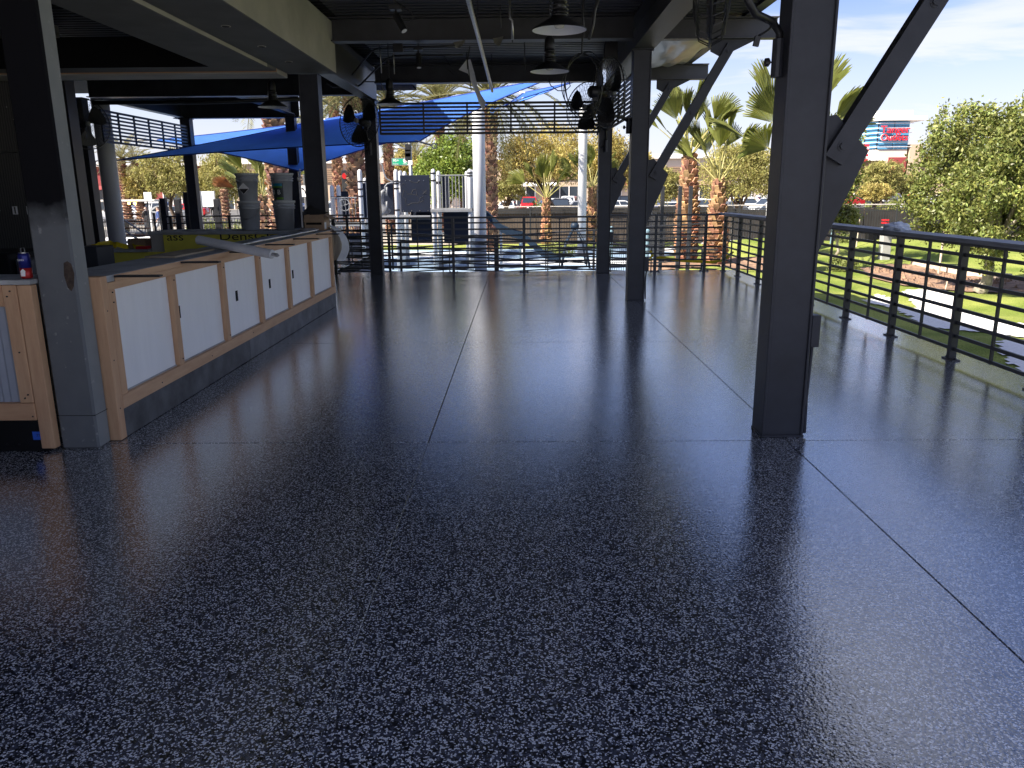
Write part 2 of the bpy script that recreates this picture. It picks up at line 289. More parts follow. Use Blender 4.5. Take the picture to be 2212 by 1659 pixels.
class MB:
    """collects boxes, bars, tubes, lathes and prisms; build() links them as ONE mesh object"""
    def __init__(s): s.v, s.f, s.mi, s.cur = [], [], [], 0
    def add(s, vs, fs):
        o = len(s.v); s.v += [tuple(p) for p in vs]
        for f in fs: s.f.append(tuple(o + i for i in f)); s.mi.append(s.cur)
        return s
    def box(s, x0, x1, y0, y1, z0, z1):
        return s.add([(x0, y0, z0), (x1, y0, z0), (x1, y1, z0), (x0, y1, z0), (x0, y0, z1), (x1, y0, z1), (x1, y1, z1), (x0, y1, z1)],
                     [(3, 2, 1, 0), (4, 5, 6, 7), (0, 1, 5, 4), (1, 2, 6, 5), (2, 3, 7, 6), (3, 0, 4, 7)])
    def cbox(s, x0, x1, y0, y1, z0, z1, c=0.004):
        bm = bmesh.new(); bmesh.ops.create_cube(bm, size=1)
        for v in bm.verts: v.co = ((x0 + x1) / 2 + v.co.x * (x1 - x0), (y0 + y1) / 2 + v.co.y * (y1 - y0), (z0 + z1) / 2 + v.co.z * (z1 - z0))
        bmesh.ops.bevel(bm, geom=bm.edges[:], offset=c, segments=1, affect='EDGES'); return s.bm(bm)
    def bm(s, bm):
        bm.verts.index_update(); vs = [v.co[:] for v in bm.verts]; fs = [[v.index for v in f.verts] for f in bm.faces]; bm.free(); return s.add(vs, fs)
    def bar(s, a, b, w, h, up=(0, 0, 1)):
        a, b = Vector(a), Vector(b); d = (b - a).normalized(); up = Vector(up)
        if abs(d.dot(up)) > 0.98: up = Vector((0, 1, 0))
        sd = d.cross(up).normalized() * (w / 2); u = sd.cross(d).normalized() * (h / 2)
        vs = [p + i * sd + j * u for p in (a, b) for i, j in ((-1, -1), (1, -1), (1, 1), (-1, 1))]
        return s.add(vs, [(0, 1, 2, 3), (7, 6, 5, 4), (0, 4, 5, 1), (1, 5, 6, 2), (2, 6, 7, 3), (3, 7, 4, 0)])
    def tube(s, pts, r, n=8, cap=True):
        pts = [Vector(p) for p in pts]; rs = r if isinstance(r, (list, tuple)) else [r] * len(pts)
        d0 = (pts[1] - pts[0]).normalized(); ref = Vector((0, 0, 1)) if abs(d0.z) < 0.9 else Vector((0, 1, 0))
        vs = []; sd = d0.cross(ref).normalized()
        for i, p in enumerate(pts):
            d = (pts[min(i + 1, len(pts) - 1)] - pts[max(i - 1, 0)]).normalized()
            sd = (sd - d * sd.dot(d)).normalized(); u = sd.cross(d)
            vs += [p + (sd * math.cos(2 * PI * k / n) + u * math.sin(2 * PI * k / n)) * rs[i] for k in range(n)]
        fs = [(i * n + k, i * n + (k + 1) % n, (i + 1) * n + (k + 1) % n, (i + 1) * n + k) for i in range(len(pts) - 1) for k in range(n)]
        if cap: fs += [tuple(range(n))[::-1], tuple((len(pts) - 1) * n + k for k in range(n))]
        return s.add(vs, fs)
    def lathe(s, prof, c=(0, 0, 0), n=24, axis='z', cap=True):
        vs = []
        for r, h in prof:
            for k in range(n):
                a = 2 * PI * k / n; x, y = r * math.cos(a), r * math.sin(a)
                p = (x, y, h) if axis == 'z' else ((h, x, y) if axis == 'x' else (x, h, y))
                vs.append((c[0] + p[0], c[1] + p[1], c[2] + p[2]))
        fs = [(i * n + k, i * n + (k + 1) % n, (i + 1) * n + (k + 1) % n, (i + 1) * n + k) for i in range(len(prof) - 1) for k in range(n)]
        if cap: fs += [tuple(range(n))[::-1], tuple((len(prof) - 1) * n + k for k in range(n))]
        return s.add(vs, fs)
    def ring(s, c, r, t, ax, n=28, m=5):
        ax = Vector(ax).normalized(); ref = Vector((0, 0, 1)) if abs(ax.z) < 0.9 else Vector((1, 0, 0))
        u = ax.cross(ref).normalized(); w = ax.cross(u); c = Vector(c); vs = []
        for i in range(n):
            a = 2 * PI * i / n; e = u * math.cos(a) + w * math.sin(a)
            vs += [c + e * (r + t * math.cos(2 * PI * j / m)) + ax * t * math.sin(2 * PI * j / m) for j in range(m)]
        return s.add(vs, [(i * m + j, i * m + (j + 1) % m, ((i + 1) % n) * m + (j + 1) % m, ((i + 1) % n) * m + j) for i in range(n) for j in range(m)])
    def prism(s, poly, o, u, v, depth):
        """polygon (a,b) in the plane o + a*u + b*v, extruded by the vector depth"""
        o, u, v, depth = Vector(o), Vector(u), Vector(v), Vector(depth); n = len(poly)
        vs = [o + u * a + v * b for a, b in poly]; vs += [p + depth for p in vs]
        return s.add(vs, [tuple(range(n)), tuple(range(2 * n - 1, n - 1, -1))] + [(i, i + n, (i + 1) % n + n, (i + 1) % n) for i in range(n)])
    def ibeam(s, a, b, d, w, tf=0.014, tw=0.010):
        a, b = Vector(a), Vector(b); z = Vector((0, 0, 1))     # a, b: centre of the underside
        s.bar(a + z * tf / 2, b + z * tf / 2, w, tf); s.bar(a + z * (d - tf / 2), b + z * (d - tf / 2), w, tf)
        return s.bar(a + z * d / 2, b + z * d / 2, tw, d - 2 * tf)
    def mesh(s, name, mats, smooth=False, off=(0, 0, 0)):
        me = bpy.data.meshes.new(name); o = Vector(off)
        me.from_pydata([tuple(Vector(p) - o) for p in s.v], [], s.f)
        for m in (mats if isinstance(mats, (list, tuple)) else [mats]): me.materials.append(m)
        me.polygons.foreach_set('material_index', s.mi)
        if smooth: me.polygons.foreach_set('use_smooth', [True] * len(s.f))
        me.update(); fix = bmesh.new(); fix.from_mesh(me); bmesh.ops.recalc_face_normals(fix, faces=fix.faces[:]); fix.to_mesh(me); fix.free()
        return me
    def build(s, name, mats, parent=None, smooth=False, local=False):
        if parent is not None:
            off = (0, 0, 0) if local else world_loc(parent)
            o = bpy.data.objects.new(name, s.mesh(name, mats, smooth, off)); COL.objects.link(o); o.parent = parent
        else:
            a = np.array(s.v); off = (0, 0, 0) if local else ((a[:, 0].min() + a[:, 0].max()) / 2, (a[:, 1].min() + a[:, 1].max()) / 2, a[:, 2].min())
            o = bpy.data.objects.new(name, s.mesh(name, mats, smooth, off)); COL.objects.link(o); o.location = off
        return o
def world_loc(o):
    p = Vector(o.location)
    while o.parent: o = o.parent; p += Vector(o.location)
    return p
def empty(name, loc=(0, 0, 0), rz=0.0):
    o = bpy.data.objects.new(name, None); COL.objects.link(o); o.location = loc; o.rotation_euler = (0, 0, rz); o.empty_display_size = 0.2
    return o
def thing(name, label, cat, loc=(0, 0, 0), rz=0.0, group=None): return tag(empty(name, loc, rz), label, cat, group)
def inst(name, mesh, parent=None, loc=(0, 0, 0), rot=(0, 0, 0), scale=1.0):
    o = bpy.data.objects.new(name, mesh); COL.objects.link(o); o.parent = parent; o.location = loc; o.rotation_euler = rot
    o.scale = (scale,) * 3 if isinstance(scale, (int, float)) else scale
    return o
def copy_tree(o, parent=None):
    c = o.copy(); COL.objects.link(c); c.parent = parent
    for ch in o.children: copy_tree(ch, c)
    return c
def lettering(name, text, mat, parent, loc, rot, size, depth=0.004, align='CENTER', sx=1.0):
    cu = bpy.data.curves.new(name, 'FONT'); cu.body = text; cu.size = size; cu.extrude = depth; cu.align_x = align; cu.align_y = 'CENTER'
    t = bpy.data.objects.new(name + '_curve', cu); COL.objects.link(t)
    me = bpy.data.meshes.new_from_object(t.evaluated_get(bpy.context.evaluated_depsgraph_get())); bpy.data.objects.remove(t); bpy.data.curves.remove(cu)
    me.materials.clear(); me.materials.append(mat)
    o = bpy.data.objects.new(name, me); COL.objects.link(o); o.parent = parent
    o.location = Vector(loc) - (world_loc(parent) if parent else Vector()); o.rotation_euler = rot; o.scale = (sx, 1, 1)
    return o
def npmesh(name, verts, faces, mat, smooth=False):
    """faces: (n,4) array"""
    me = bpy.data.meshes.new(name); nv, nf = len(verts), len(faces)
    me.vertices.add(nv); me.vertices.foreach_set('co', np.asarray(verts, dtype=np.float32).ravel())
    me.loops.add(nf * 4); me.loops.foreach_set('vertex_index', np.asarray(faces, dtype=np.int32).ravel())
    me.polygons.add(nf); me.polygons.foreach_set('loop_start', np.arange(0, nf * 4, 4, dtype=np.int32)); me.polygons.foreach_set('loop_total', np.full(nf, 4, dtype=np.int32))
    me.update(calc_edges=True); me.materials.append(mat)
    if smooth: me.polygons.foreach_set('use_smooth', np.ones(nf, dtype=bool))
    return me
# ------------------------------------------------------------------ ground, floor
G, GP = -0.75, -0.95                          # play/lawn level, parking level
mb = MB(); mb.box(-900, 900, -60, 1400, GP - 1, GP); tag(mb.build('ground', dust), kind='structure')
mb = MB(); mb.box(-140, 200, 62, 128, GP, GP + 0.004); tag(mb.build('parking_lot', asphalt), kind='structure')
mb = MB(); mb.box(-140, 200, 44, 57, GP, GP + 0.006); tag(mb.build('road', asphalt), kind='structure')
mb = MB(); mb.box(-140, 200, 57, 57.3, GP, GP + 0.15).box(-140, 200, 43.7, 44, GP, GP + 0.15); tag(mb.build('kerb', stone), kind='structure')
mb = MB(); mb.box(-16, 6.0, 15.2, 31.5, GP, G); tag(mb.build('play_surface', rubber), kind='structure')
mb = MB()
for cx, cy, rx, ry in ((-1.2, 19.2, 3.2, 0.8), (1.9, 25.6, 3.4, 1.1), (-3.5, 29.2, 3.0, 1.2)):
    mb.prism([(rx * math.cos(a * PI / 12), ry * math.sin(a * PI / 12)) for a in range(24)], (cx, cy, G), (1, 0, 0), (0, 1, 0), (0, 0, 0.006))
tag(mb.build('play_surface_inlay', rubber_w), kind='structure')

mb = MB(); mb.box(-13, 4.10, -1.7, 15.02, GP, -0.012).box(-13, -3.6, 15.02, 19.1, GP, -0.012)
floor = tag(mb.build('patio_floor', blackboard), kind='structure')
xs = [(-13, -0.56), (-0.56, 1.6), (1.6, 3.975)]; ys = [(-1.7, 1.35), (1.35, 4.53), (4.53, 7.76), (7.76, 10.735), (10.735, 14.98)]
for i, (a, b) in enumerate(xs):
    for j, (c, d) in enumerate(ys):
        mb = MB(); gap = lambda e: 0.0015 if (e == -0.56 and j < 2) else 0.0035; mb.cbox(a + gap(a), b - gap(b), c + 0.0045, d - 0.0045, -0.04, 0, 0.0008)
        mb.build('floor_slab', MATS['floor'], floor)
mb = MB(); mb.cbox(-13, -3.6, 14.986, 19.1, -0.04, 0, 0.002); mb.build('floor_slab', MATS['floor'], floor)
mb = MB(); mb.cbox(3.980, 4.10, -1.7, 15.02, -0.2, -0.003, 0.002); mb.build('slab_edge', MATS['floor'], floor)
mb = MB(); mb.cbox(-3.59, 3.98, 14.986, 15.02, -0.2, -0.002, 0.004); mb.build('slab_edge', conc, floor)

mb = MB(); mb.box(-40, 40, -50, -1.71, GP, -0.02); tag(mb.build('bounce_paving', conc), kind='structure')  # unseen pale paving added behind the viewer to bounce sunlight inside
# ------------------------------------------------------------------ steel columns
def bolt(parent, p, ax=(0, -1, 0), r=0.016):
    mb = MB(); p = Vector(p); ax = Vector(ax)
    mb.tube([p, p + ax * 0.016], r, 6); mb.tube([p, p + ax * 0.004], r * 1.5, 12); return mb.build('bolt', steel, parent)
def brace_of(t, x0, y):
    """diagonal channel from the column up to the cantilever beam, with gusset plates and bolts"""
    a, b = Vector((x0 + 0.19, y, 1.63)), Vector((x0 + 1.14, y, 3.27))
    d = (b - a).normalized(); n = Vector((d.z, 0, -d.x))
    mb = MB(); mb.bar(a - Vector((0, 0.045, 0)), b - Vector((0, 0.045, 0)), 0.012, 0.115, n)
    for s in (-1, 1): mb.bar(a + n * 0.053 * s - Vector((0, 0.005, 0)), b + n * 0.053 * s - Vector((0, 0.005, 0)), 0.09, 0.010, n)
    br = mb.build('brace', steel, t)
    for q in (0.045, 0.5, 0.955): bolt(br, a.lerp(b, q) - Vector((0, 0.051, 0)), r=0.02)
    mb = MB(); mb.prism([(0.105, 1.86), (0.20, 1.88), (0.40, 1.68), (0.33, 1.50), (0.105, 0.98)], (x0, y - 0.006, 0), (1, 0, 0), (0, 0, 1), (0, 0.012, 0)); mb.build('gusset_plate', steel, t)
    mb = MB(); mb.prism([(0.88, 3.345), (1.48, 3.345), (1.32, 3.27), (1.02, 3.13), (0.88, 3.2)], (x0, y - 0.006, 0), (1, 0, 0), (0, 0, 1), (0, 0.012, 0)); mb.build('gusset_plate', steel, t)
def column(x, y, top, label, w=0.22, d=0.21, base=0.0, plate=True, group='steel columns of the patio roof', mat=None, recess=0.014):
    m = mat or steel
    t = thing('steel_column', label, 'column', (x, y, base), group=group)
    mb = MB()
    for s in (-1, 1): mb.cbox(x + s * w / 2 - 0.008, x + s * w / 2 + 0.008, y - d / 2, y + d / 2, base + 0.014, top, 0.003)
    mb.box(x - w / 2 + 0.008, x + w / 2 - 0.008, y - d / 2 + recess, y + d / 2 - recess, base + 0.014, top - 0.001)
    mb.build('shaft', m, t)
    mb = MB(); mb.cbox(x - w / 2 - 0.012, x + w / 2 + 0.012, y - d / 2 - 0.004, y + d / 2 + 0.004, base + 0.0005, base + 0.014, 0.003); mb.build('base_plate', m, t)
    if plate:
        mb = MB(); mb.box(x - w / 2 - 0.03, x + w / 2 + 0.03, y - d / 2 - 0.02, y + d / 2 + 0.02, top + 0.0005, top + 0.014); mb.build('cap_plate', m, t)
        for s in (-1, 1): bolt(t, (x + s * (w / 2 + 0.02), y - d / 2, top - 0.001), (0, 0, -1), 0.012)
    return t
c1 = column(1.595, 4.695, 3.215, 'large dark steel column with diagonal brace and conduit box low on its side', 0.235); brace_of(c1, 1.595, 4.695)
c2 = column(1.585, 10.85, 3.215, 'dark steel column with brace standing in front of the corner rail section', 0.215); brace_of(c2, 1.585, 10.85)
c3 = column(1.53, 14.62, 3.215, 'dark steel column at the far rail below the wall fan and slatted screen', 0.215); brace_of(c3, 1.53, 14.62)
c4 = column(-2.64, 14.62, 3.05, 'dark steel column at the far rail beside the blue shade sails', 0.21)
c5 = column(-2.70, 10.75, 2.95, 'dark steel column rising behind the cardboard box at the bar end', 0.235, plate=False)
column(-7.45, 18.4, 3.10, 'dark steel column carrying the end of the slatted screen above the stair', 0.20)
column(-5.10, 18.4, 3.15, 'slim dark steel column behind the stacked pails', 0.19)
cf = column(-7.72, 14.4, 3.10, 'dark steel column beside the tall white pole, with a wall fan', 0.28)
# service boxes on columns
for par, x, y, h in ((c1, 1.735, 4.62, 0.56), (c2, 1.72, 10.80, 0.40), (c3, 1.665, 14.58, 0.55)):
    mb = MB(); mb.cbox(x - 0.018, x + 0.035, y - 0.035, y + 0.035, h, h + 0.19, 0.004).tube([(x + 0.004, y, 0.02), (x - 0.003, y, 0.25), (x + 0.006, y, h)], 0.011, 6)
    mb.build('conduit_box', steel, par)

# grey primed column at the near end of the bar
t = thing('primed_column', 'grey primed square column with black overspray, between two timber framed bar fronts', 'column', (-2.62, 4.46, 0))
mb = MB(); mb.cbox(-2.735, -2.512, 4.43, 4.575, 0.0, 2.94, 0.012); o = mb.build('shaft', [MATS['primer_front'], MATS['primer_side']], t)
for p in o.data.polygons: p.material_index = 0 if p.normal.y < -0.5 else 1
mb = MB(); mb.prism([(0.0, 0.0), (0.018, 0.03), (0.03, 0.10), (0.02, 0.155), (0.0, 0.17), (-0.022, 0.16), (-0.03, 0.09), (-0.018, 0.02)], (-2.545, 4.4285, 0.94), (1, 0, 0), (0, 0, 1), (0, 0.0012, 0)); mb.build('rust_patch', material('rust_patch', (0.075, 0.052, 0.040), 0.9, var=0.3, scale=30), t)
mb = MB(); mb.box(-2.736, -2.511, 4.429, 4.576, 0.205, 0.2085); mb.build('board_joint', blackboard, t)

# ------------------------------------------------------------------ roof
def beam(label, a, b, d, w, mat=steel, grp='roof beams of the patio', tf=0.016):
    mb = MB(); mb.ibeam(a, b, d, w, tf); return tag(mb.build('roof_beam', mat), label, 'beam', grp)
beam('long dark steel beam running over the columns along the open side of the patio', (1.60, -0.2, 3.232), (1.60, 15.3, 3.232), 0.40, 0.27, steel_light)
beam('dark cross beam over the middle columns with a paler bottom flange', (-2.42, 10.80, 3.345), (1.46, 10.80, 3.345), 0.285, 0.20, steel_light)
beam('dark cross beam over the far slatted screen', (-2.52, 14.62, 3.325), (1.46, 14.62, 3.325), 0.305, 0.20, steel)
beam('dark cross beam of the bay above the near bar', (-2.36, 4.70, 3.345), (1.46, 4.70, 3.345), 0.285, 0.20, steel)
for y, s in ((14.62, 'above the far corner of the rail'), (10.85, 'above the middle braced column'), (4.695, 'above the large braced column')):
    beam('short cantilever beam reaching past the roof edge ' + s, (1.74, y, 3.345), (3.30, y, 3.345), 0.255, 0.15, steel_light)
beam('dark beam from the grey soffit end to the far column, its end lit by the sky', (-2.66, 10.93, 3.07), (-2.66, 15.5, 3.07), 0.55, 0.22, steel_light)
beam('deep dark cross beam behind the bar', (-7.6, 14.62, 3.14), (-2.80, 14.62, 3.14), 0.48, 0.2, steel)
beam('dark far edge beam of the left roof bay', (-7.7, 18.4, 3.11), (-4.9, 18.4, 3.11), 0.50, 0.2, steel)
beam('dark side beam above the left slatted screen', (-7.5, 14.75, 3.12), (-7.5, 18.28, 3.12), 0.5, 0.16, steel_light)
beam('slim beam over the stacked pails', (-5.05, 14.75, 3.17), (-5.05, 18.28, 3.17), 0.45, 0.16, steel_light)

roof = thing('patio_roof', 'dark ribbed metal roof deck above the speckled patio floor', 'roof', (-4, 4, 3.63))
def ribbed(x0, x1, y0, y1, z, pitch=0.152):
    mb = MB(); n = int((y1 - y0) / pitch)
    prof = []
    for i in range(n + 1):
        y = y0 + i * pitch; prof += [(y, z), (y + pitch * 0.56, z), (y + pitch * 0.66, z + 0.038), (y + pitch * 0.90, z + 0.038)]
    prof = [(min(p[0], y1), p[1]) for p in prof]
    vs = [(x, y, zz_) for y, zz_ in prof for x in (x0, x1)]
    mb.add(vs, [(2 * i, 2 * i + 1, 2 * i + 3, 2 * i + 2) for i in range(len(prof) - 1)])
    mb.box(x0, x1, y0, y1, z + 0.045, z + 0.16); return mb
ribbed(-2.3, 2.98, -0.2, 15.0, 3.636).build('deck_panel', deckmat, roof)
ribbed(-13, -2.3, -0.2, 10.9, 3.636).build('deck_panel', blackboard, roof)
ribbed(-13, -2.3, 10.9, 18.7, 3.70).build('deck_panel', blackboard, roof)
mb = MB(); mb.cbox(2.86, 3.0, -0.2, 15.02, 3.60, 3.632, 0.003).cbox(2.985, 3.0, -0.2, 15.02, 3.632, 3.80, 0.003).box(-2.2, 3.0, 15.0, 15.02, 3.62, 3.80); mb.build('edge_angle', steel_light, roof)
# stretched plastic sheet under the roof edge between the two far cantilevers
nx, ny = 14, 40; vs = []
for j in range(ny):
    for i in range(nx):
        u, v = i / (nx - 1), j / (ny - 1); sag = 0.17 * math.sin(PI * u) ** 0.7 * math.sin(PI * v) ** 0.5
        fold = 0.018 * math.sin(9 * math.atan2(u - 0.55, v + 0.12) * 3) + 0.012 * math.sin(23 * u + 9 * v) * math.sin(PI * v)
        vs.append((1.76 + 1.08 * u, 10.98 + 3.52 * v, 3.585 - sag + fold))
mb = MB(); mb.add(vs, [(j * nx + i, j * nx + i + 1, (j + 1) * nx + i + 1, (j + 1) * nx + i) for j in range(ny - 1) for i in range(nx - 1)])
tag(mb.build('plastic_sheet', plasticm, smooth=True), 'wrinkled clear plastic sheet stretched under the roof edge', 'sheet')

# ------------------------------------------------------------------ grey soffit over the bar
sf = thing('bar_soffit', 'large grey primed soffit box hanging above the bar front', 'soffit', (-3, 5, 2.92))
mb = MB(); mb.cbox(-3.02, -2.385, -0.2, 10.92, 2.985, 3.60, 0.006); o = mb.build('outer_box', [soffit_m, soffit_shaded], sf)
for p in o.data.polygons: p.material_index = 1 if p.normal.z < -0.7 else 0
mb = MB(); mb.cbox(-3.70, -3.022, -0.2, 10.05, 2.945, 3.50, 0.005); o = mb.build('inner_box', [soffit_m, soffit_shaded], sf)
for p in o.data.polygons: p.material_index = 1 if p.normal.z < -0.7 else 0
mb = MB(); mb.cbox(-13, -3.03, 10.06, 10.44, 2.960, 3.30, 0.005); o = mb.build('cross_box', [soffit_shaded, blackboard], sf)
for p in o.data.polygons: p.material_index = 1 if p.normal.y < -0.5 else 0  # front face coloured black to stand for the darkness above the bar
mb = MB(); mb.cbox(-13, -3.03, 10.46, 10.92, 2.935, 3.30, 0.005); mb.build('cross_box', soffit_m, sf)
mb = MB(); mb.box(-13, -3.03, 10.442, 10.458, 2.95, 3.2); mb.build('timber_strip', wood_x, sf)
for y in (7.85, 8.9, 9.9, 5.0, 2.2):
    mb = MB(); mb.lathe([(0.0, -0.004), (0.032, -0.004), (0.036, 0.0), (0.036, 0.012)], (-2.72, y, 2.982), 16); mb.build('recessed_hole', blackboard, sf)
    mb = MB(); mb.ring((-2.72, y, 2.983), 0.042, 0.004, (0, 0, 1), 20); mb.build('hole_rim', soffit_m, sf)
# dark interior: back wall, side wall, unseen wall added behind the viewer to block light
w = thing('interior_wall', 'dark wrapped wall with pale fastener dots behind the bar', 'wall', (-9.5, 11.25, 0))
mb = MB(); mb.box(-13, -6.22, 11.2, 11.4, 0, 3.69); mb.build('wall_board', MATS['wrap'], w)
mb = MB(); mb.box(-6.215, -6.12, 11.18, 11.42, 0, 3.2); mb.build('end_trim', black, w)
for x in (-7.06, -6.86, -6.79):
    p = 1.27; mb = MB()
    for a, b, c, d in ((-0.028, 0.028, 0.045, 0.056), (-0.028, 0.028, -0.056, -0.045), (-0.028, -0.019, -0.045, 0.045), (0.019, 0.028, -0.045, 0.045)): mb.box(x + a, x + b, 11.17, 11.199, p + c, p + d)
    mb.build('outlet_box', shadewhite, w)
mb = MB(); mb.tube([(-12.9, 11.18, 2.05), (-6.75, 11.18, 2.05)], 0.012, 6); mb.build('conduit', galv, w)
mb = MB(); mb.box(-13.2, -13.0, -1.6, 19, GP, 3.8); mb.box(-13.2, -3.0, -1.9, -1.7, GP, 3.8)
tag(mb.build('side_and_blocking_wall', blackboard), 'plain black side wall of the bar area, with an unseen wall added behind the viewer to block light', 'wall')
# black ceiling clips seen on the dark deck
# ------------------------------------------------------------------ slatted screens
def screen(label, a, b, z0, z1, nbar=9, nv=5, t=0.02):
    a, b = Vector(a), Vector(b); th = thing('slatted_screen', label, 'screen', ((a.x + b.x) / 2, (a.y + b.y) / 2, z0), group='slatted screens under the roof')
    for i in range(nbar):
        z = z0 + (z1 - z0) * i / (nbar - 1); mb = MB(); k = 0.040 if i in (0, nbar - 1) else 0.035
        mb.bar((a.x, a.y, z), (b.x, b.y, z), 0.02, k); mb.build('slat', railmat, th)
    for i in range(nv + 1):
        p = a.lerp(b, i / nv); mb = MB(); mb.bar((p.x, p.y, z0 - 0.014), (p.x, p.y, z1 + 0.014), 0.03, 0.03, (1, 0, 0) if abs(b.x - a.x) > abs(b.y - a.y) else (0, 1, 0)); mb.build('mullion', railmat, th)
    return th
screen('black slatted screen spanning between the two far columns', (-2.46, 14.60, 0), (1.40, 14.60, 0), 2.485, 2.99)
screen('black slatted screen along the open side between braced columns', (1.60, 11.1, 0), (1.55, 14.45, 0), 2.51, 3.02)
screen('black slatted screen on the left, hiding the tip of the shade sails', (-7.42, 14.6, 0), (-7.40, 18.25, 0), 2.40, 2.93, 9, 6)

# ------------------------------------------------------------------ railings
def rail_run(label, a, b, posts, thin, nb=8, top=1.03, base=0.0, z0=0.10, z1=0.915, cap=None, feet=True, group='black metal guard rails', slope=0.0, toprail=True):
    a, b = Vector(a), Vector(b); L = (b - a).length; d = (b - a).normalized()
    th = thing('guard_rail', label, 'railing', (a + b) / 2 + Vector((0, 0, base)), group=group)
    zs = lambda s: base + slope * s
    for i in range(nb):
        z = z0 + (z1 - z0) * i / (nb - 1); mb = MB(); mb.bar(a + Vector((0, 0, zs(0) + z)), b + Vector((0, 0, zs(L) + z)), 0.018, 0.029); mb.build('rail_bar', railmat, th)
    for s in posts:
        p = a + d * s; mb = MB(); mb.bar(p + Vector((0, 0, zs(s) + 0.012)), p + Vector((0, 0, zs(s) + top - 0.016)), 0.06, 0.05, d); po = mb.build('post', railmat, th)
        if feet:
            mb = MB(); mb.bar(p - d * 0.085 + Vector((0, 0, zs(s) + 0.006)), p + d * 0.085 + Vector((0, 0, zs(s) + 0.006)), 0.075, 0.011); mb.build('foot_plate', railmat, po)
            for q in (-1, 1): bolt(po, p + d * 0.066 * q + Vector((0, 0, zs(s) + 0.0118)), (0, 0, 1), 0.012)
    for s in thin:
        p = a + d * s; mb = MB(); mb.bar(p + Vector((0, 0, zs(s) + z0 - 0.02)), p + Vector((0, 0, zs(s) + top - 0.016)), 0.022, 0.022, d); mb.build('mid_bar', railmat, th)
    if toprail:
        mb = MB(); mb.bar(a + Vector((0, 0, zs(0) + top)), b + Vector((0, 0, zs(L) + top)), 0.055, 0.032); mb.build('top_rail', railmat, th)
    if cap:
        mb = MB(); e = Vector((0, 0, top + 0.034)); mb.bar(a + e - d * 0.1, b + e + d * 0.05, cap, 0.036); mb.build('cap_plank', plankmat, th)
    return th
py_ = [14.80, 13.80, 12.62, 11.46, 10.30, 9.13, 7.98, 6.82, 5.66, 4.5, 3.34, 2.2, 1.04, -0.1]
rail_run('black guard rail with weathered plank cap along the open lawn side', (3.80, 14.80, 0), (3.80, -0.2, 0), [14.80 - y for y in py_], [14.80 - (py_[i] + py_[i + 1]) / 2 for i in range(len(py_) - 1)], cap=0.24, top=1.01)
rail_run('black guard rail across the far corner beside the palm trunks', (1.66, 14.80, 0), (3.74, 14.80, 0), [0.86, 1.78], [0.40, 1.32], top=1.03)
rail_run('long black guard rail across the far end of the patio', (-3.5, 14.80, 0), (1.40, 14.80, 0), [0.05, 2.26, 3.58], [0.55, 1.05, 1.6, 2.92, 4.24, 4.75], top=1.01)
rail_run('black guard rail of the upper ramp seen behind the far patio rail', (-5.2, 16.3, 0), (4.2, 16.9, 0), [0.3, 2.5, 4.7, 6.9, 9.1], [1.4, 3.6, 5.8, 8.0], base=-0.10, slope=-0.062, nb=7, top=0.92, feet=False, toprail=True)
rail_run('black guard rail of the lower ramp by the play surface', (-5.2, 17.9, 0), (4.2, 18.3, 0), [0.3, 2.5, 4.7, 6.9, 9.1], [1.4, 3.6, 5.8, 8.0], base=-0.66, slope=0.050, nb=7, top=0.92, feet=False)
rail_run('black guard rail behind the yellow board with pale top edge', (-8.5, 19.0, 0), (-3.7, 19.0, 0), [0.2, 1.6, 3.0, 4.4], [], nb=4, top=0.96, z0=0.2, z1=0.8)
# ramp slab
mb = MB(); mb.add([(-5.2, 16.35, -0.1), (4.2, 16.95, -0.66), (4.2, 18.2, -0.70), (-5.2, 17.85, -0.12), (-5.2, 16.35, -0.75), (4.2, 16.95, -0.76), (4.2, 18.2, -0.76), (-5.2, 17.85, -0.75)],
       [(0, 1, 2, 3), (4, 5, 1, 0), (7, 3, 2, 6), (4, 0, 3, 7), (1, 5, 6, 2)])
tag(mb.build('ramp', conc), kind='structure')
# ------------------------------------------------------------------ bar counter along the left
bar = thing('bar_counter', 'long unfinished bar with white panels in a fir timber frame and grey top', 'bar', (-2.65, 7.5, 0))
FX = -2.455                                   # face of the timber
mb = MB(); mb.cbox(-2.86, FX - 0.004, 4.58, 10.46, 0.962, 1.002, 0.003); mb.build('top_board', cement, bar)
mb = MB(); mb.box(-2.84, -2.52, 4.60, 10.40, 0.02, 0.96); mb.build('carcass', ply, bar)
mb = MB(); mb.cbox(FX - 0.058, FX, 4.66, 10.43, 0.915, 0.9605, 0.003).cbox(FX - 0.003, FX + 0.002, 4.75, 10.43, 0.9615, 1.0, 0.001); mb.build('top_rail', wood, bar)
mb = MB(); mb.cbox(FX - 0.058, FX + 0.002, 4.66, 10.44, 0.184, 0.268, 0.003); mb.build('bottom_rail', wood, bar)
mb = MB(); mb.cbox(FX - 0.12, FX + 0.004, 4.578, 4.652, 0.004, 1.004, 0.004); mb.build('end_post', wood_v, bar)
st = [4.70, 5.56, 6.52, 7.45, 8.40, 9.33, 10.39]
for i, y in enumerate(st):
    h = 0.040; mb = MB(); mb.cbox(FX - 0.056, FX - 0.001, y - h, y + h, 0.2685, 0.9145, 0.003); mb.build('stud', wood_v, bar)
for i in range(6):
    a, b = st[i] + 0.042, st[i + 1] - 0.042
    mb = MB(); mb.cbox(FX - 0.052, FX - 0.034, a, b, 0.27, 0.913, 0.002); mb.build('white_panel', whitepanel, bar)
    mb = MB(); mb.box(FX - 0.034, FX - 0.026, a, b, 0.2685, 0.276); mb.build('panel_trim', cement, bar)  # thin grey strip along the foot of the panel
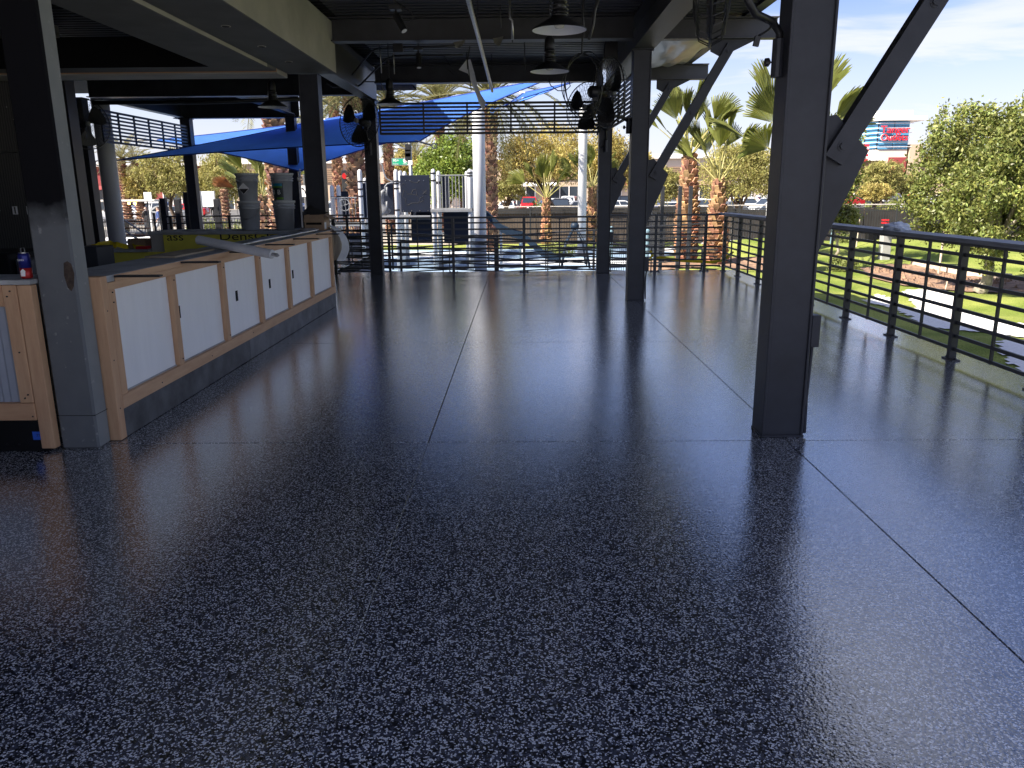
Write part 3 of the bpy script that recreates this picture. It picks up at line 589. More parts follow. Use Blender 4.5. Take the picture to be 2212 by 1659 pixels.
for y, z in ((5.66, 0.635), (6.86, 0.60), (7.80, 0.60), (8.62, 0.61)):
    mb = MB(); mb.box(FX - 0.0345, FX - 0.0325, y - 0.028, y + 0.028, z - 0.045, z + 0.045).box(FX - 0.0325, FX - 0.030, y - 0.012, y + 0.020, z - 0.03, z + 0.03)
    mb.build('outlet_cutout', blackboard, bar)
for a, b, m in ((4.66, 7.0, kickmat), (7.003, 9.5, kick_light), (9.503, 10.44, kick_light)):
    mb = MB(); mb.cbox(FX - 0.02, FX - 0.004, a, b, 0.003, 0.182, 0.002); mb.build('kick_board', m, bar)
for y in (4.76, 5.72, 6.70, 7.66, 8.62, 9.60, 10.35):
    mb = MB(); mb.cbox(FX + 0.003, FX + 0.28, y - 0.025, y + 0.025, 0.985, 0.997, 0.002); mb.build('support_bracket', black, bar)
for y, z in ((4.70, 0.9), (4.70, 0.84), (5.56, 0.88), (5.57, 0.31), (6.52, 0.88), (6.53, 0.31), (7.45, 0.88), (8.40, 0.88), (4.61, 0.5), (4.61, 0.2), (4.61, 0.8), (5.2, 0.22), (6.1, 0.22), (7.1, 0.23)):
    mb = MB(); mb.tube([(FX - 0.003, y, z), (FX + 0.0055, y, z)], 0.005, 6); mb.build('screw_head', black, bar)

# far run of the bar: yellow sheathing seen from its back, raised top, lower shelf on the left
fb = thing('back_counter', 'far bar run backed with yellow printed sheathing board, pails standing on it', 'bar', (-4.2, 10.6, 0))
mb = MB(); mb.cbox(-4.68, -2.87, 10.42, 10.47, 0.02, 0.955, 0.003); mb.build('sheathing_board', yellow, fb)
mb = MB(); mb.cbox(-6.1, -4.69, 10.40, 10.45, 0.02, 0.735, 0.003); mb.build('sheathing_board', yellow, fb)
mb = MB(); mb.cbox(-4.86, -2.87, 10.38, 11.0, 0.957, 1.0, 0.003); mb.build('top_board', cement, fb)
mb = MB(); mb.cbox(-4.86, -4.69, 10.455, 10.99, 0.60, 0.955, 0.003); mb.build('end_upright', soffit_m, fb)
mb = MB(); mb.cbox(-6.1, -4.87, 10.36, 10.98, 0.737, 0.772, 0.003); mb.build('shelf_board', cement, fb)
lettering('printed_text', 'DensGlass', ink, fb, (-3.48, 10.418, 0.925), (PI / 2, 0, 0), 0.145, 0.0005, sx=1.5)
lettering('printed_text', 'ass', ink, fb, (-4.52, 10.418, 0.925), (PI / 2, 0, 0), 0.145, 0.0005, sx=1.3)
lettering('printed_text', 'Sheathing', ink, fb, (-3.36, 10.418, 0.80), (PI / 2, 0, 0), 0.10, 0.0005)
# dark box at the left end of the shelf
mb = MB(); mb.cbox(-4.02, -3.80, 7.1, 7.4, 0, 1.015, 0.005); tag(mb.build('equipment_cabinet', material('dark_cabinet', (0.035, 0.037, 0.042), 0.6), ), 'dark grey cabinet standing behind the primed column', 'cabinet')

# near bar front on the far left
nb = thing('side_bar', 'timber framed bar front with grey corrugated panel and black kick board', 'bar', (-4.0, 4.5, 0))
Y0 = 4.375
mb = MB(); mb.cbox(-5.2, -2.738, Y0 - 0.01, 4.70, 0.985, 1.012, 0.003); mb.build('top_board', cement, nb)
mb = MB(); mb.cbox(-5.2, -2.906, Y0, Y0 + 0.05, 0.862, 0.983, 0.004); mb.build('top_rail', wood_x, nb)
mb = MB(); mb.cbox(-2.905, -2.825, Y0 - 0.002, Y0 + 0.05, 0.30, 0.9835, 0.004); mb.build('stud', wood_v, nb)
mb = MB(); mb.cbox(-2.822, -2.742, Y0 + 0.001, Y0 + 0.06, 0.02, 0.9825, 0.004); mb.build('corner_stud', wood_v, nb)
mb = MB(); mb.cbox(-5.2, -2.823, Y0 - 0.006, Y0 + 0.05, 0.195, 0.298, 0.004); mb.build('bottom_rail', wood_x, nb)
mb = MB(); mb.cbox(-5.2, -2.785, Y0 + 0.005, Y0 + 0.045, 0.004, 0.193, 0.003); mb.build('kick_board', blackboard, nb)
mb = MB(); n = 150; prof = [(-5.2 + 2.295 * i / n, Y0 + 0.030 + 0.004 * math.sin(i * 2 * PI / 3)) for i in range(n + 1)]
mb.add([(x, y, z) for x, y in prof for z in (0.2985, 0.8615)], [(2 * i, 2 * i + 2, 2 * i + 3, 2 * i + 1) for i in range(n)]); mb.box(-5.2, -2.91, Y0 + 0.04, Y0 + 0.2, 0.30, 0.98)
mb.build('corrugated_panel', polycarb, nb)
mb = MB(); mb.box(-2.865, -2.80, Y0 + 0.0025, Y0 + 0.004, 0.075, 0.125); tp = mb.build('blue_tape', bluetape, nb)
lettering('handwriting', '77', ink, nb, (-2.832, Y0 + 0.0022, 0.10), (PI / 2, 0, 0), 0.024, 0.0003)
for x, z in ((-2.86, 0.95), (-2.88, 0.92), (-2.85, 0.35), (-2.87, 0.33), (-2.93, 0.94), (-2.84, 0.22), (-2.95, 0.05), (-3.02, 0.05), (-2.86, 0.6)):
    mb = MB(); mb.tube([(x, Y0 + 0.01, z), (x, Y0 - 0.008, z)], 0.005, 6); mb.build('screw_head', black, nb)
# black under-bar cabinets behind the side bar
mb = MB(); mb.cbox(-5.4, -4.02, 6.2, 6.8, 0, 1.03, 0.01); tag(mb.build('under_bar_unit', blackboard), 'black unit standing behind the side bar', 'cabinet')
mb = MB(); mb.cbox(-4.01, -3.88, 6.25, 6.8, 0, 0.98, 0.01); tag(mb.build('drawer_unit', material('grey_cabinet', (0.07, 0.073, 0.08), 0.5)), 'slim grey unit beside the black unit behind the side bar', 'cabinet')

# ------------------------------------------------------------------ things on the bars
can = thing('drink_can', 'blue and red drink can standing on the side bar', 'can', (-2.80, 4.45, 1.0125))
canblue = material('blue_can_print', (0.02, 0.025, 0.20), 0.3, metal=0.3, var=0.05); canred = material('red_can_print', (0.5, 0.03, 0.03), 0.3, metal=0.3, var=0.05)
c = (-2.80, 4.45, 1.0125); r = 0.031
mb = MB(); mb.lathe([(r * 0.8, 0), (r, 0.008), (r, 0.06)], c, 24, cap=True); mb.build('lower_print', canred, can, True)
mb = MB(); mb.lathe([(r, 0.06), (r, 0.128), (r * 0.82, 0.142)], c, 24, cap=True); mb.build('upper_print', canblue, can, True)
mb = MB(); mb.lathe([(r * 0.84, 0.1425), (r * 0.84, 0.146), (r * 0.7, 0.146), (r * 0.7, 0.143)], c, 24); mb.tube([(c[0] - 0.012, c[1], c[2] + 0.146), (c[0] - 0.014, c[1] + 0.004, c[2] + 0.17), (c[0] + 0.006, c[1] + 0.004, c[2] + 0.172), (c[0] + 0.01, c[1], c[2] + 0.147)], 0.003, 6); mb.build('lid', galv, can)
lettering('printed_text', 'JUMEX', letter_white, can, (c[0], c[1] - r - 0.0006, c[2] + 0.105), (PI / 2, 0, 0), 0.0125, 0.0003)
mb = MB(); mb.prism([(-0.012, 0.0), (0.012, 0.0), (0.016, 0.03), (0.004, 0.042), (-0.012, 0.03)], (c[0], c[1] - r - 0.0015, c[2] + 0.015), (1, 0, 0), (0, 0, 1), (0, 0.001, 0)); mb.build('fruit_picture', letter_white, can)

def pail(label, x, y, z, lid=True, handle=0.0):
    t = thing('plastic_pail', label, 'bucket', (x, y, z), group='pails stacked on the back counter')
    c = (x, y, z); mb = MB(); mb.lathe([(0.112, 0.0), (0.116, 0.006), (0.134, 0.27), (0.147, 0.272), (0.147, 0.284), (0.137, 0.286), (0.138, 0.300), (0.149, 0.302), (0.149, 0.314), (0.139, 0.316), (0.140, 0.345), (0.150, 0.347), (0.150, 0.352)], c, 32); mb.build('body', bucketmat, t, True)
    if lid:
        mb = MB(); mb.lathe([(0.153, 0.3525), (0.155, 0.356), (0.155, 0.374), (0.150, 0.378), (0.138, 0.376), (0.136, 0.368)], c, 32); mb.build('lid', bucket_lid, t, True)
    if handle:
        pts = [(x + 0.152 * math.cos(a), y - 0.152 * abs(math.sin(a)) ** 0.8 - 0.003, z + 0.29 - 0.15 * math.sin(a)) for a in [PI * i / 14 for i in range(15)]]
        mb = MB(); mb.tube(pts, 0.0025, 5); mb.tube(pts[6:9], 0.008, 6); mb.build('handle', galv, t)
    return t
bx, by = at(543, 500, 10.7).x, 10.7
pail('grey pail with a wire handle at the bottom of the stack with the hazard label', bx, by, 1.001, handle=1)
p2 = pail('grey lidded pail with a diamond hazard label, on top of its stack', bx, by, 1.3535 + 0.001)
mb = MB(); mb.prism([(0, -0.075), (0.075, 0), (0, 0.075), (-0.075, 0)], (bx - 0.01, by - 0.1345, 1.535), (1, 0, 0), (0, 0.06, 1), (0, -0.002, 0)); mb.build('hazard_label', letter_white, p2)
mb = MB(); mb.prism([(0, -0.068), (0.066, -0.002), (-0.066, -0.002)], (bx - 0.01, by - 0.1372, 1.535), (1, 0, 0), (0, 0.06, 1), (0, -0.001, 0)); mb.build('hazard_symbol', ink, p2)
bx2 = at(617, 500, 10.72).x
pail('grey pail at the bottom of the stack with the printed label', bx2, 10.72, 1.001)
p3 = pail('grey lidded pail with a printed blue and green label, on top of its stack', bx2, 10.72, 1.3545)
def wrap(name, mat, parent, c, r0_, z0, z1, a0, a1, n=14):
    mb = MB(); vs = []
    for i in range(n + 1):
        a = R(a0 + (a1 - a0) * i / n)
        for z in (z0, z1):
            rr = r0_ + (z - c[2]) * 0.0665 + 0.002; vs.append((c[0] + rr * math.cos(a), c[1] + rr * math.sin(a), z))
    mb.add(vs, [(2 * i, 2 * i + 2, 2 * i + 3, 2 * i + 1) for i in range(n)]); return mb.build(name, mat, parent, True)
c = (bx2, 10.72, 1.3545)
wrap('label', material('label_dark', (0.03, 0.045, 0.05), 0.4), p3, c, 0.117, 1.39, 1.60, -165, -70); wrap('label_stripe', material('label_blue', (0.01, 0.25, 0.42), 0.4), p3, c, 0.1178, 1.565, 1.60, -165, -75); wrap('label_stripe', material('label_green', (0.12, 0.3, 0.02), 0.4), p3, c, 0.1179, 1.545, 1.564, -165, -75); wrap('label_stripe', MATS['label_green'], p3, c, 0.1179, 1.395, 1.42, -115, -72)
lettering('printed_text', 'B', letter_white, p3, (bx2 - 0.088, 10.72 - 0.098, 1.485), (PI / 2, 0, R(-42)), 0.085, 0.0005)
lettering('printed_text', 'B', letter_white, p3, (bx2 - 0.012, 10.72 - 0.130, 1.485), (PI / 2, 0, R(-4)), 0.085, 0.0005)
# open cardboard box with torn black flap
q = at(690, 500, 10.5); bxx = q.x
t = thing('cardboard_box', 'open brown cardboard box with raised flaps at the bar end', 'box', (bxx, 10.4, 1.0025))
mb = MB()
x0, x1, y0, y1, z0, z1 = bxx - 0.13, bxx + 0.12, 10.28, 10.58, 1.003, 1.20
for a in ((x0, x1, y0, y0 + 0.005, z0, z1), (x0, x1, y1 - 0.005, y1, z0, z1), (x0, x0 + 0.005, y0 + 0.005, y1 - 0.005, z0, z1), (x1 - 0.005, x1, y0 + 0.005, y1 - 0.005, z0, z1), (x0, x1, y0 + 0.005, y1 - 0.005, z0, z0 + 0.005)): mb.box(*a)
mb.build('carton', card, t)
mb = MB(); mb.bar((x0 + 0.01, y0 - 0.008, z1 - 0.005), (x1 - 0.01, y0 - 0.03, z1 - 0.10), 0.0, 0.0); mb = MB()
mb.add([(x0, y0 - 0.001, z1), (x1, y0 - 0.001, z1), (x1, y0 - 0.035, z1 - 0.09), (x0, y0 - 0.035, z1 - 0.09)], [(0, 1, 2, 3)]).add([(x1, y0, z1), (x1, y1, z1), (x1 + 0.10, y1, z1 - 0.055), (x1 + 0.10, y0, z1 - 0.055)], [(0, 1, 2, 3)]); mb.build('flap', card, t)
mb = MB(); mb.box(x0 + 0.02, x1 - 0.03, y0 - 0.0015, y0 - 0.0003, z0 + 0.072, z0 + 0.10); mb.build('hand_hole', blackboard, t)
mb = MB(); mb.box(x1 + 0.0003, x1 + 0.0015, y0 + 0.02, y0 + 0.12, z0 + 0.02, z0 + 0.10); mb.build('shipping_label', paper, t)
mb = MB(); mb.add([(x0 + 0.0, y1 - 0.05, 1.17), (x0 - 0.08, y1 - 0.03, 1.24), (x0 + 0.02, y1 - 0.02, 1.33), (x0 + 0.07, y1 - 0.04, 1.285), (x1 + 0.02, y1 - 0.06, 1.22)], [(0, 1, 2, 3, 4)]).box(x0 - 0.045, x0 - 0.03, y1 - 0.2, y1, 1.003, 1.24); mb.build('torn_liner', card_dark, t)
# crumpled clear wrap in front of the box
def crumple(name, label, cat, c, sx, sy, sz, mat, seed, sub=3, amp=0.5):
    bm = bmesh.new(); bmesh.ops.create_icosphere(bm, subdivisions=sub, radius=1); rs = np.random.default_rng(seed); ks = rs.normal(size=(9, 3)) * 3; ph = rs.uniform(0, 6, 9)
    for v in bm.verts:
        f = 1 + amp * sum(abs(math.sin(v.co.dot(Vector(k)) + p)) - 0.6 for k, p in zip(ks, ph)) / 4
        v.co = Vector((v.co.x * sx * f, v.co.y * sy * f, max(v.co.z * sz * f, -sz * 0.25)))
    zmin = min(v.co.z for v in bm.verts)
    for v in bm.verts: v.co += Vector(c) - Vector((0, 0, zmin))
    mb = MB(); mb.bm(bm); return tag(mb.build(name, mat, smooth=True), label, cat)
crumple('plastic_wrap', 'crumpled clear plastic wrap beside the cardboard box', 'wrap', (bxx - 0.06, 10.17, 1.0025), 0.12, 0.045, 0.03, material('crumpled_wrap', (0.42, 0.38, 0.37), 0.25, spec=0.8), 3)
# white paper sheet hanging over the bar end
vs = []; n1, n2 = 12, 10
prof = [(-2.60, 1.055), (-2.52, 1.045), (-2.47, 1.02), (-2.42, 0.97), (-2.375, 0.90), (-2.35, 0.82), (-2.35, 0.75), (-2.375, 0.68), (-2.40, 0.63), (-2.41, 0.60)]
for i, (x, z) in enumerate(prof):
    for j in range(n1): v = j / (n1 - 1); vs.append((x + 0.012 * math.sin(5 * v + i * 0.5), 10.46 + 0.04 + 0.5 * (v - 0.1) * (0.6 + 0.04 * i), z - 0.03 * v * (i > 5)))
mb = MB(); mb.add(vs, [(i * n1 + j, i * n1 + j + 1, (i + 1) * n1 + j + 1, (i + 1) * n1 + j) for i in range(n2 - 1) for j in range(n1 - 1)])
tag(mb.build('paper_sheet', paper, smooth=True), 'white paper sheet curling over the end of the bar', 'paper')
mb = MB(); mb.cbox(-2.86, -2.46, 10.475, 11.0, 0.6, 1.0, 0.004); tag(mb.build('bar_end_block', ply), 'plywood block closing the bar end under the paper sheet', 'block')
# roll of paper lying across the bar top, and a galvanised pole beyond it
a, b = at(447, 537, 6.7), at(592, 556, 6.35)
a = Vector((-2.76, 6.82, 1.088)); b = Vector((-2.05, 6.55, 0.982))
t = thing('paper_roll', 'white paper roll lying across the bar top and jutting out', 'paper roll', (a + b) / 2 - Vector((0, 0, 0.04)))
mb = MB(); mb.tube([a, b], 0.038, 20); mb.build('roll', paper, t, False)
mb = MB(); d = (b - a).normalized(); mb.tube([b + d * 0.001, b + d * 0.05, b + d * 0.07], [0.014, 0.016, 0.004], 8); mb.build('core_end', galv, t)
mb = MB(); mb.tube([(-2.53, 6.75, 1.021), (-2.53, 8.4, 1.021)], 0.019, 12, True); mb.tube([(-2.53, 8.38, 1.021), (-2.53, 9.9, 1.021)], 0.015, 12); tag(mb.build('telescopic_pole', galv, smooth=True), 'shiny metal pole lying along the front edge of the bar top', 'pole')
mb = MB(); mb.cbox(-2.83, -2.60, 5.95, 6.75, 1.003, 1.018, 0.002); tag(mb.build('ply_offcut', ply), 'thin plywood offcut lying on the bar top under the paper roll', 'board')
# debris on the low shelf: caution tape bundle, small carton, red pack
def ribbon(name, label, cat, pts, w, mat, twist=0.0, parent=None):
    mb = MB(); vs = []; n = len(pts); P = [Vector(p) for p in pts]
    for i, p in enumerate(P):
        d = (P[min(i + 1, n - 1)] - P[max(i - 1, 0)]).normalized(); s = d.cross(Vector((0, 1, 0.2))).normalized(); u = s.cross(d)
        e = s * math.cos(twist * i) + u * math.sin(twist * i); vs += [p - e * w / 2, p + e * w / 2]
    mb.add(vs, [(2 * i, 2 * i + 2, 2 * i + 3, 2 * i + 1) for i in range(n - 1)]); o = mb.build(name, mat, parent)
    return tag(o, label, cat) if not parent else o
pts = [(-5.75 + 0.05 * i + 0.05 * math.sin(i * 1.3), 10.55 + 0.08 * math.cos(i * 1.1), 0.79 + 0.035 * (1 + math.sin(i * 1.7)) * math.sin(PI * i / 15)) for i in range(16)]
ribbon('caution_tape_bundle', 'tangled yellow caution tape heaped on the low shelf', 'tape', pts, 0.07, tape_yellow, 0.7)
mb = MB(); mb.cbox(-5.22, -4.98, 10.55, 10.75, 0.773, 0.90, 0.004); tag(mb.build('small_carton', card), 'small brown carton on the low shelf', 'box')
mb = MB(); mb.cbox(-5.05, -4.90, 10.40, 10.52, 0.773, 0.81, 0.004); tag(mb.build('red_packet', letter_red), 'red packet lying on the low shelf', 'packet')
# rag on the plank cap
q = onz(1930, 497, 1.065)
crumple('rag', 'crumpled white rag lying on the plank cap of the lawn side rail', 'cloth', (3.78, q.y, 1.0625), 0.10, 0.15, 0.06, cloth, 8, 4, 0.5)
# caution tape at the corner of the rail
ribbon('caution_tape', 'yellow caution tape strung low behind the corner rail', 'tape', [(2.55, 15.6, 0.32), (2.62, 15.62, 0.24), (2.5, 15.6, 0.13), (2.75, 15.6, 0.19), (3.2, 15.55, 0.13), (3.75, 15.5, 0.10), (3.95, 15.3, 0.16), (4.02, 15.0, 0.34)], 0.055, tape_yellow)
# ------------------------------------------------------------------ pendant lamps
def lamp(label, x, y, zr, r=0.205, shade_in=None):
    t = thing('pendant_lamp', label, 'lamp', (x, y, zr), group='barn pendant lamps under the roof'); c = (x, y, zr)
    mb = MB(); mb.lathe([(r, 0.0), (r, 0.006), (0.075, 0.085), (0.062, 0.095)], c, 36, cap=False); mb.build('shade', black, t, True)
    mb = MB(); mb.lathe([(r - 0.004, 0.001), (0.075, 0.080), (0.0, 0.084)], c, 36, cap=False); mb.build('shade_lining', shadewhite, t, True)
    mb = MB(); mb.lathe([(0.001, 0.0), (0.032, 0.006), (0.042, 0.03), (0.036, 0.055), (0.02, 0.078)], (x, y, zr + 0.012), 16); mb.build('bulb', bulbm, t, True)
    mb = MB(); mb.lathe([(0.06, 0.095), (0.06, 0.11), (0.05, 0.112), (0.05, 0.19), (0.058, 0.192), (0.058, 0.205), (0.05, 0.207), (0.055, 0.23), (0.05, 0.31), (0.03, 0.345), (0.012, 0.36)], c, 20); mb.build('neck', black, t, True)
    for k in range(3):
        mb = MB(); mb.ring((x, y, zr + 0.118 + k * 0.026), 0.064, 0.005, (0, 0, 1), 20); mb.build('cage_ring', steel_light, t)
    mb = MB(); mb.tube([(x, y, zr + 0.35), (x, y, 3.63)], 0.008, 6); mb.tube([(x, y, 3.60), (x, y, 3.632)], 0.05, 14); mb.build('stem', steel, t)
    return t
for lab, px, py_c, Y in (('barn pendant lamp hanging beside the metal pipe, its wide white inside showing', 1208, 66, 6.3), ('barn pendant lamp hanging in front of the coiled cable', 1187, 155, 8.7), ('barn pendant lamp hanging beside the fan at the far left column', 843, 226, 12.0), ('barn pendant lamp hanging above the stacked pails', 590, 232, 11.35)):
    q = at(px, py_c, Y); lamp(lab, q.x, Y, q.z)
# ------------------------------------------------------------------ spot heads, conduits, cables
def spot(label, x, y, z, tilt, size=1.0):
    t = thing('spot_light', label, 'spotlight', (x, y, z), group='black spot heads under the roof')
    mb = MB(); mb.cbox(x - 0.055, x + 0.055, y - 0.055, y + 0.055, z, z + 0.04, 0.004); mb.build('canopy', black, t)
    mb = MB(); mb.tube([(x, y, z + 0.001), (x, y, z - 0.06)], 0.012, 8); mb.build('stem', black, t)
    d = Vector((math.sin(tilt), -0.25, -math.cos(tilt))).normalized(); a = Vector((x, y, z - 0.05))
    mb = MB(); mb.tube([a - d * 0.01, a, a + d * 0.17], [0.03, 0.036, 0.036], 16); mb.build('barrel', black, t, False)
    mb = MB(); mb.tube([a + d * 0.1701, a + d * 0.172], 0.028, 14); mb.build('lens', whitelamp, t)
q = at(855, 22, 8.2); spot('black spot head tilted towards the bar on the nearer roof beam', q.x, 8.2, q.z, 0.5)
q = at(897, 100, 10.6); spot('black spot head hanging straight below the middle cross beam', q.x, 10.9, q.z, 0.05)
for o in [o for o in COL.objects if o.name.startswith('spot_light')]:   # drop rods tie the heads to the deck
    x, y, z = o.location; mb = MB(); mb.tube([(x, y, z + 0.04), (x, y, 3.64)], 0.007, 6); mb.build('drop_rod', steel, o)
def pipe(name, label, cat, pts, r, mat=steel, grp=None, n=8): mb = MB(); mb.tube(pts, r, n); return tag(mb.build(name, mat, smooth=True), label, cat, grp)
pipe('metal_pipe', 'shiny galvanised pipe running under the roof, its open end over the far screen', 'pipe', [(-0.44, -0.1, 3.10), (-0.44, 8.9, 3.115), (-0.45, 14.05, 3.12)], 0.024, galv, n=14)
for y in (2.0, 6.9, 9.2, 13.6): pipe('pipe_hanger', 'thin hanger rod holding the galvanised pipe', 'hanger', [(-0.44, y, 3.09), (-0.41, y, 3.13), (-0.44, y, 3.16), (-0.44, y, 3.635)], 0.006, steel, 'hangers of the galvanised pipe', 6)
cg = 'conduits under the roof deck'
zc = 3.46
pipe('conduit', 'grey conduit bending down to the far left column', 'conduit', [at(1000, 118, 12.2), at(960, 120, 12.2), at(905, 120, 12.25), at(850, 121, 12.3), at(835, 127, 12.4), at(815, 146, 12.8), at(780, 182, 13.6), at(770, 188, 13.8), at(720, 188, 13.8), at(705, 180, 13.6)], 0.014, steel_light, cg)
pipe('conduit', 'second grey conduit above it with a square junction box', 'conduit', [at(1000, 98, 11.8), at(868, 103, 11.9), at(815, 105, 12.0), at(803, 110, 12.1), at(757, 166, 13.4)], 0.013, steel_light, cg)
q = at(860, 104, 11.9); mb = MB(); mb.cbox(q.x - 0.07, q.x + 0.07, q.y - 0.04, q.y + 0.04, q.z - 0.06, q.z + 0.06, 0.005); tag(mb.build('junction_box', steel_light), 'square grey junction box on the upper conduit', 'box')
pipe('conduit', 'black cable crossing below the far cross beam', 'conduit', [at(705, 176, 14.3), at(860, 177, 14.3), at(1060, 176, 14.3)], 0.009, black, cg)
pipe('conduit', 'black conduit running above the left slatted screen', 'conduit', [at(200, 222, 14.2), at(430, 221, 14.2), at(655, 214, 14.2)], 0.035, black, cg)
for i, (x1, y1, x2, y2, Y, lab) in enumerate(((820, 88, 824, 158, 11.6, 'pale rod hanging between the grey soffit and the bent conduits'), (849, 91, 852, 160, 12.2, 'pale rod hanging just right of its twin by the bent conduits'), (1080, 10, 1082, 60, 8.4, 'short dull rod hanging beside the galvanised pipe'), (1104, 20, 1107, 92, 9.5, 'dull rod behind the dropping grey conduit'), (1132, 60, 1134, 150, 11.8, 'long dull rod beside the hanging pendant with the cable coil'), (1258, 0, 1262, 80, 7.6, 'dull rod hanging right of the wide pendant shade'))):
    pipe('hanger_rod', lab, 'rod', [at(x1, y1, Y), at(x2, y2, Y)], 0.007, galv if i in (0, 1) else steel_light, 'thin rods hanging from the deck', 6)
pipe('drop_conduit', 'grey conduit dropping below the roof beside the hanging pendant lamps', 'conduit', [at(1100, -20, 8.0), at(1102, 40, 8.0), at(1107, 45, 8.0), at(1107, 85, 8.0)], 0.012, galv, cg)
pipe('bent_conduit', 'bent grey pipe stub hanging near the wide pendant lamp', 'conduit', [at(1295, -10, 7.6), at(1285, 22, 7.6), at(1281, 55, 7.6), at(1272, 86, 7.6)], 0.014, steel_light, cg)
cab = 'loose cables hanging from the deck'
for pts, Y, lab in (([(1182, 168), (1190, 185), (1205, 196), (1222, 196), (1232, 186), (1228, 172)], 11.5, 'black cable looped below the pendant lamp and coil'), ([(850, 0), (880, 20), (896, 36), (885, 45), (865, 45)], 8.4, 'black cable curling beside the tilted spot head'), ([(1015, 100), (1010, 130), (1014, 165), (1018, 196)], 12.4, 'black cable hanging straight beside the long white strip'), ([(820, 150), (823, 180), (830, 200)], 13, 'short black cable beside the bent conduits'), ([(960, 122), (975, 145), (995, 160), (985, 166), (968, 150)], 12.3, 'tangled black cable below the lower conduit'), ([(1008, 112), (1009, 134), (1010, 150)], 12.3, 'black cable hanging from a junction above the white strip')):
    pipe('loose_cable', lab, 'cable', [at(x, y, Y) for x, y in pts], 0.007, black, cab, 6)
# coiled cable bundle
q = at(1256, 170, 9.6); t = thing('cable_coil', 'hanging coil of black cable beside the wall fan', 'cable coil', q)
for k in range(4):
    mb = MB(); pts = []
    for i in range(33):
        a = 2 * PI * i / 32; w = 0.235 + 0.012 * math.sin(3 * a + k * 2); pts.append((q.x + w * 0.92 * math.sin(a) + 0.012 * k, q.y + 0.02 * math.sin(2 * a + k), q.z - 0.07 + w * 1.5 * math.cos(a) * (0.9 + 0.04 * k)))
    mb.tube(pts, 0.006, 6); mb.build('loop', black, t)
mb = MB(); mb.tube([(q.x, q.y, q.z + 0.26), (q.x + 0.02, q.y, 3.635)], 0.010, 6); mb.build('tail', black, t)
# strips of white plastic film hanging down
def film(label, pts, w, mat=paper):
    vs = []; P = [Vector(p) for p in pts]
    for i, p in enumerate(P): e = Vector((1, 0.3 * math.sin(i), 0.2)).normalized() * w[i] / 2; vs += [p - e, p + Vector((0, 0.03, 0)), p + e]
    mb = MB(); mb.add(vs, [f for i in range(len(P) - 1) for f in ((3 * i, 3 * i + 3, 3 * i + 4, 3 * i + 1), (3 * i + 1, 3 * i + 4, 3 * i + 5, 3 * i + 2))]); return tag(mb.build('plastic_strip', mat, smooth=True), label, 'plastic strip', 'white film strips under the deck')
film('long white plastic strip hanging beside the galvanised pipe', [at(1012, 128, 12.6), at(1006, 148, 12.6), at(1018, 158, 12.6), at(1026, 185, 12.6), at(1034, 205, 12.6), at(1042, 222, 12.6), at(1045, 236, 12.6)], [0.06, 0.22, 0.10, 0.07, 0.07, 0.11, 0.03])
film('short scrap of white film caught on the cross beam', [at(992, 88, 10.6), at(993, 96, 10.6), at(988, 103, 10.6)], [0.16, 0.12, 0.05], plasticm)
film('small dull film scrap above the pendant lamp', [at(1076, 80, 10.6), at(1076, 92, 10.6), at(1078, 99, 10.6)], [0.14, 0.10, 0.02], plasticm)
q = at(1320, 108, 11.5); mb = MB(); mb.cbox(q.x - 0.09, q.x + 0.09, q.y, q.y + 0.1, q.z - 0.11, q.z + 0.11, 0.006); mb.box(q.x - 0.01, q.x + 0.01, q.y + 0.02, q.y + 0.06, q.z + 0.11, 3.64); tag(mb.build('wall_speaker', black), 'small black box hung under the ribbed deck', 'speaker')

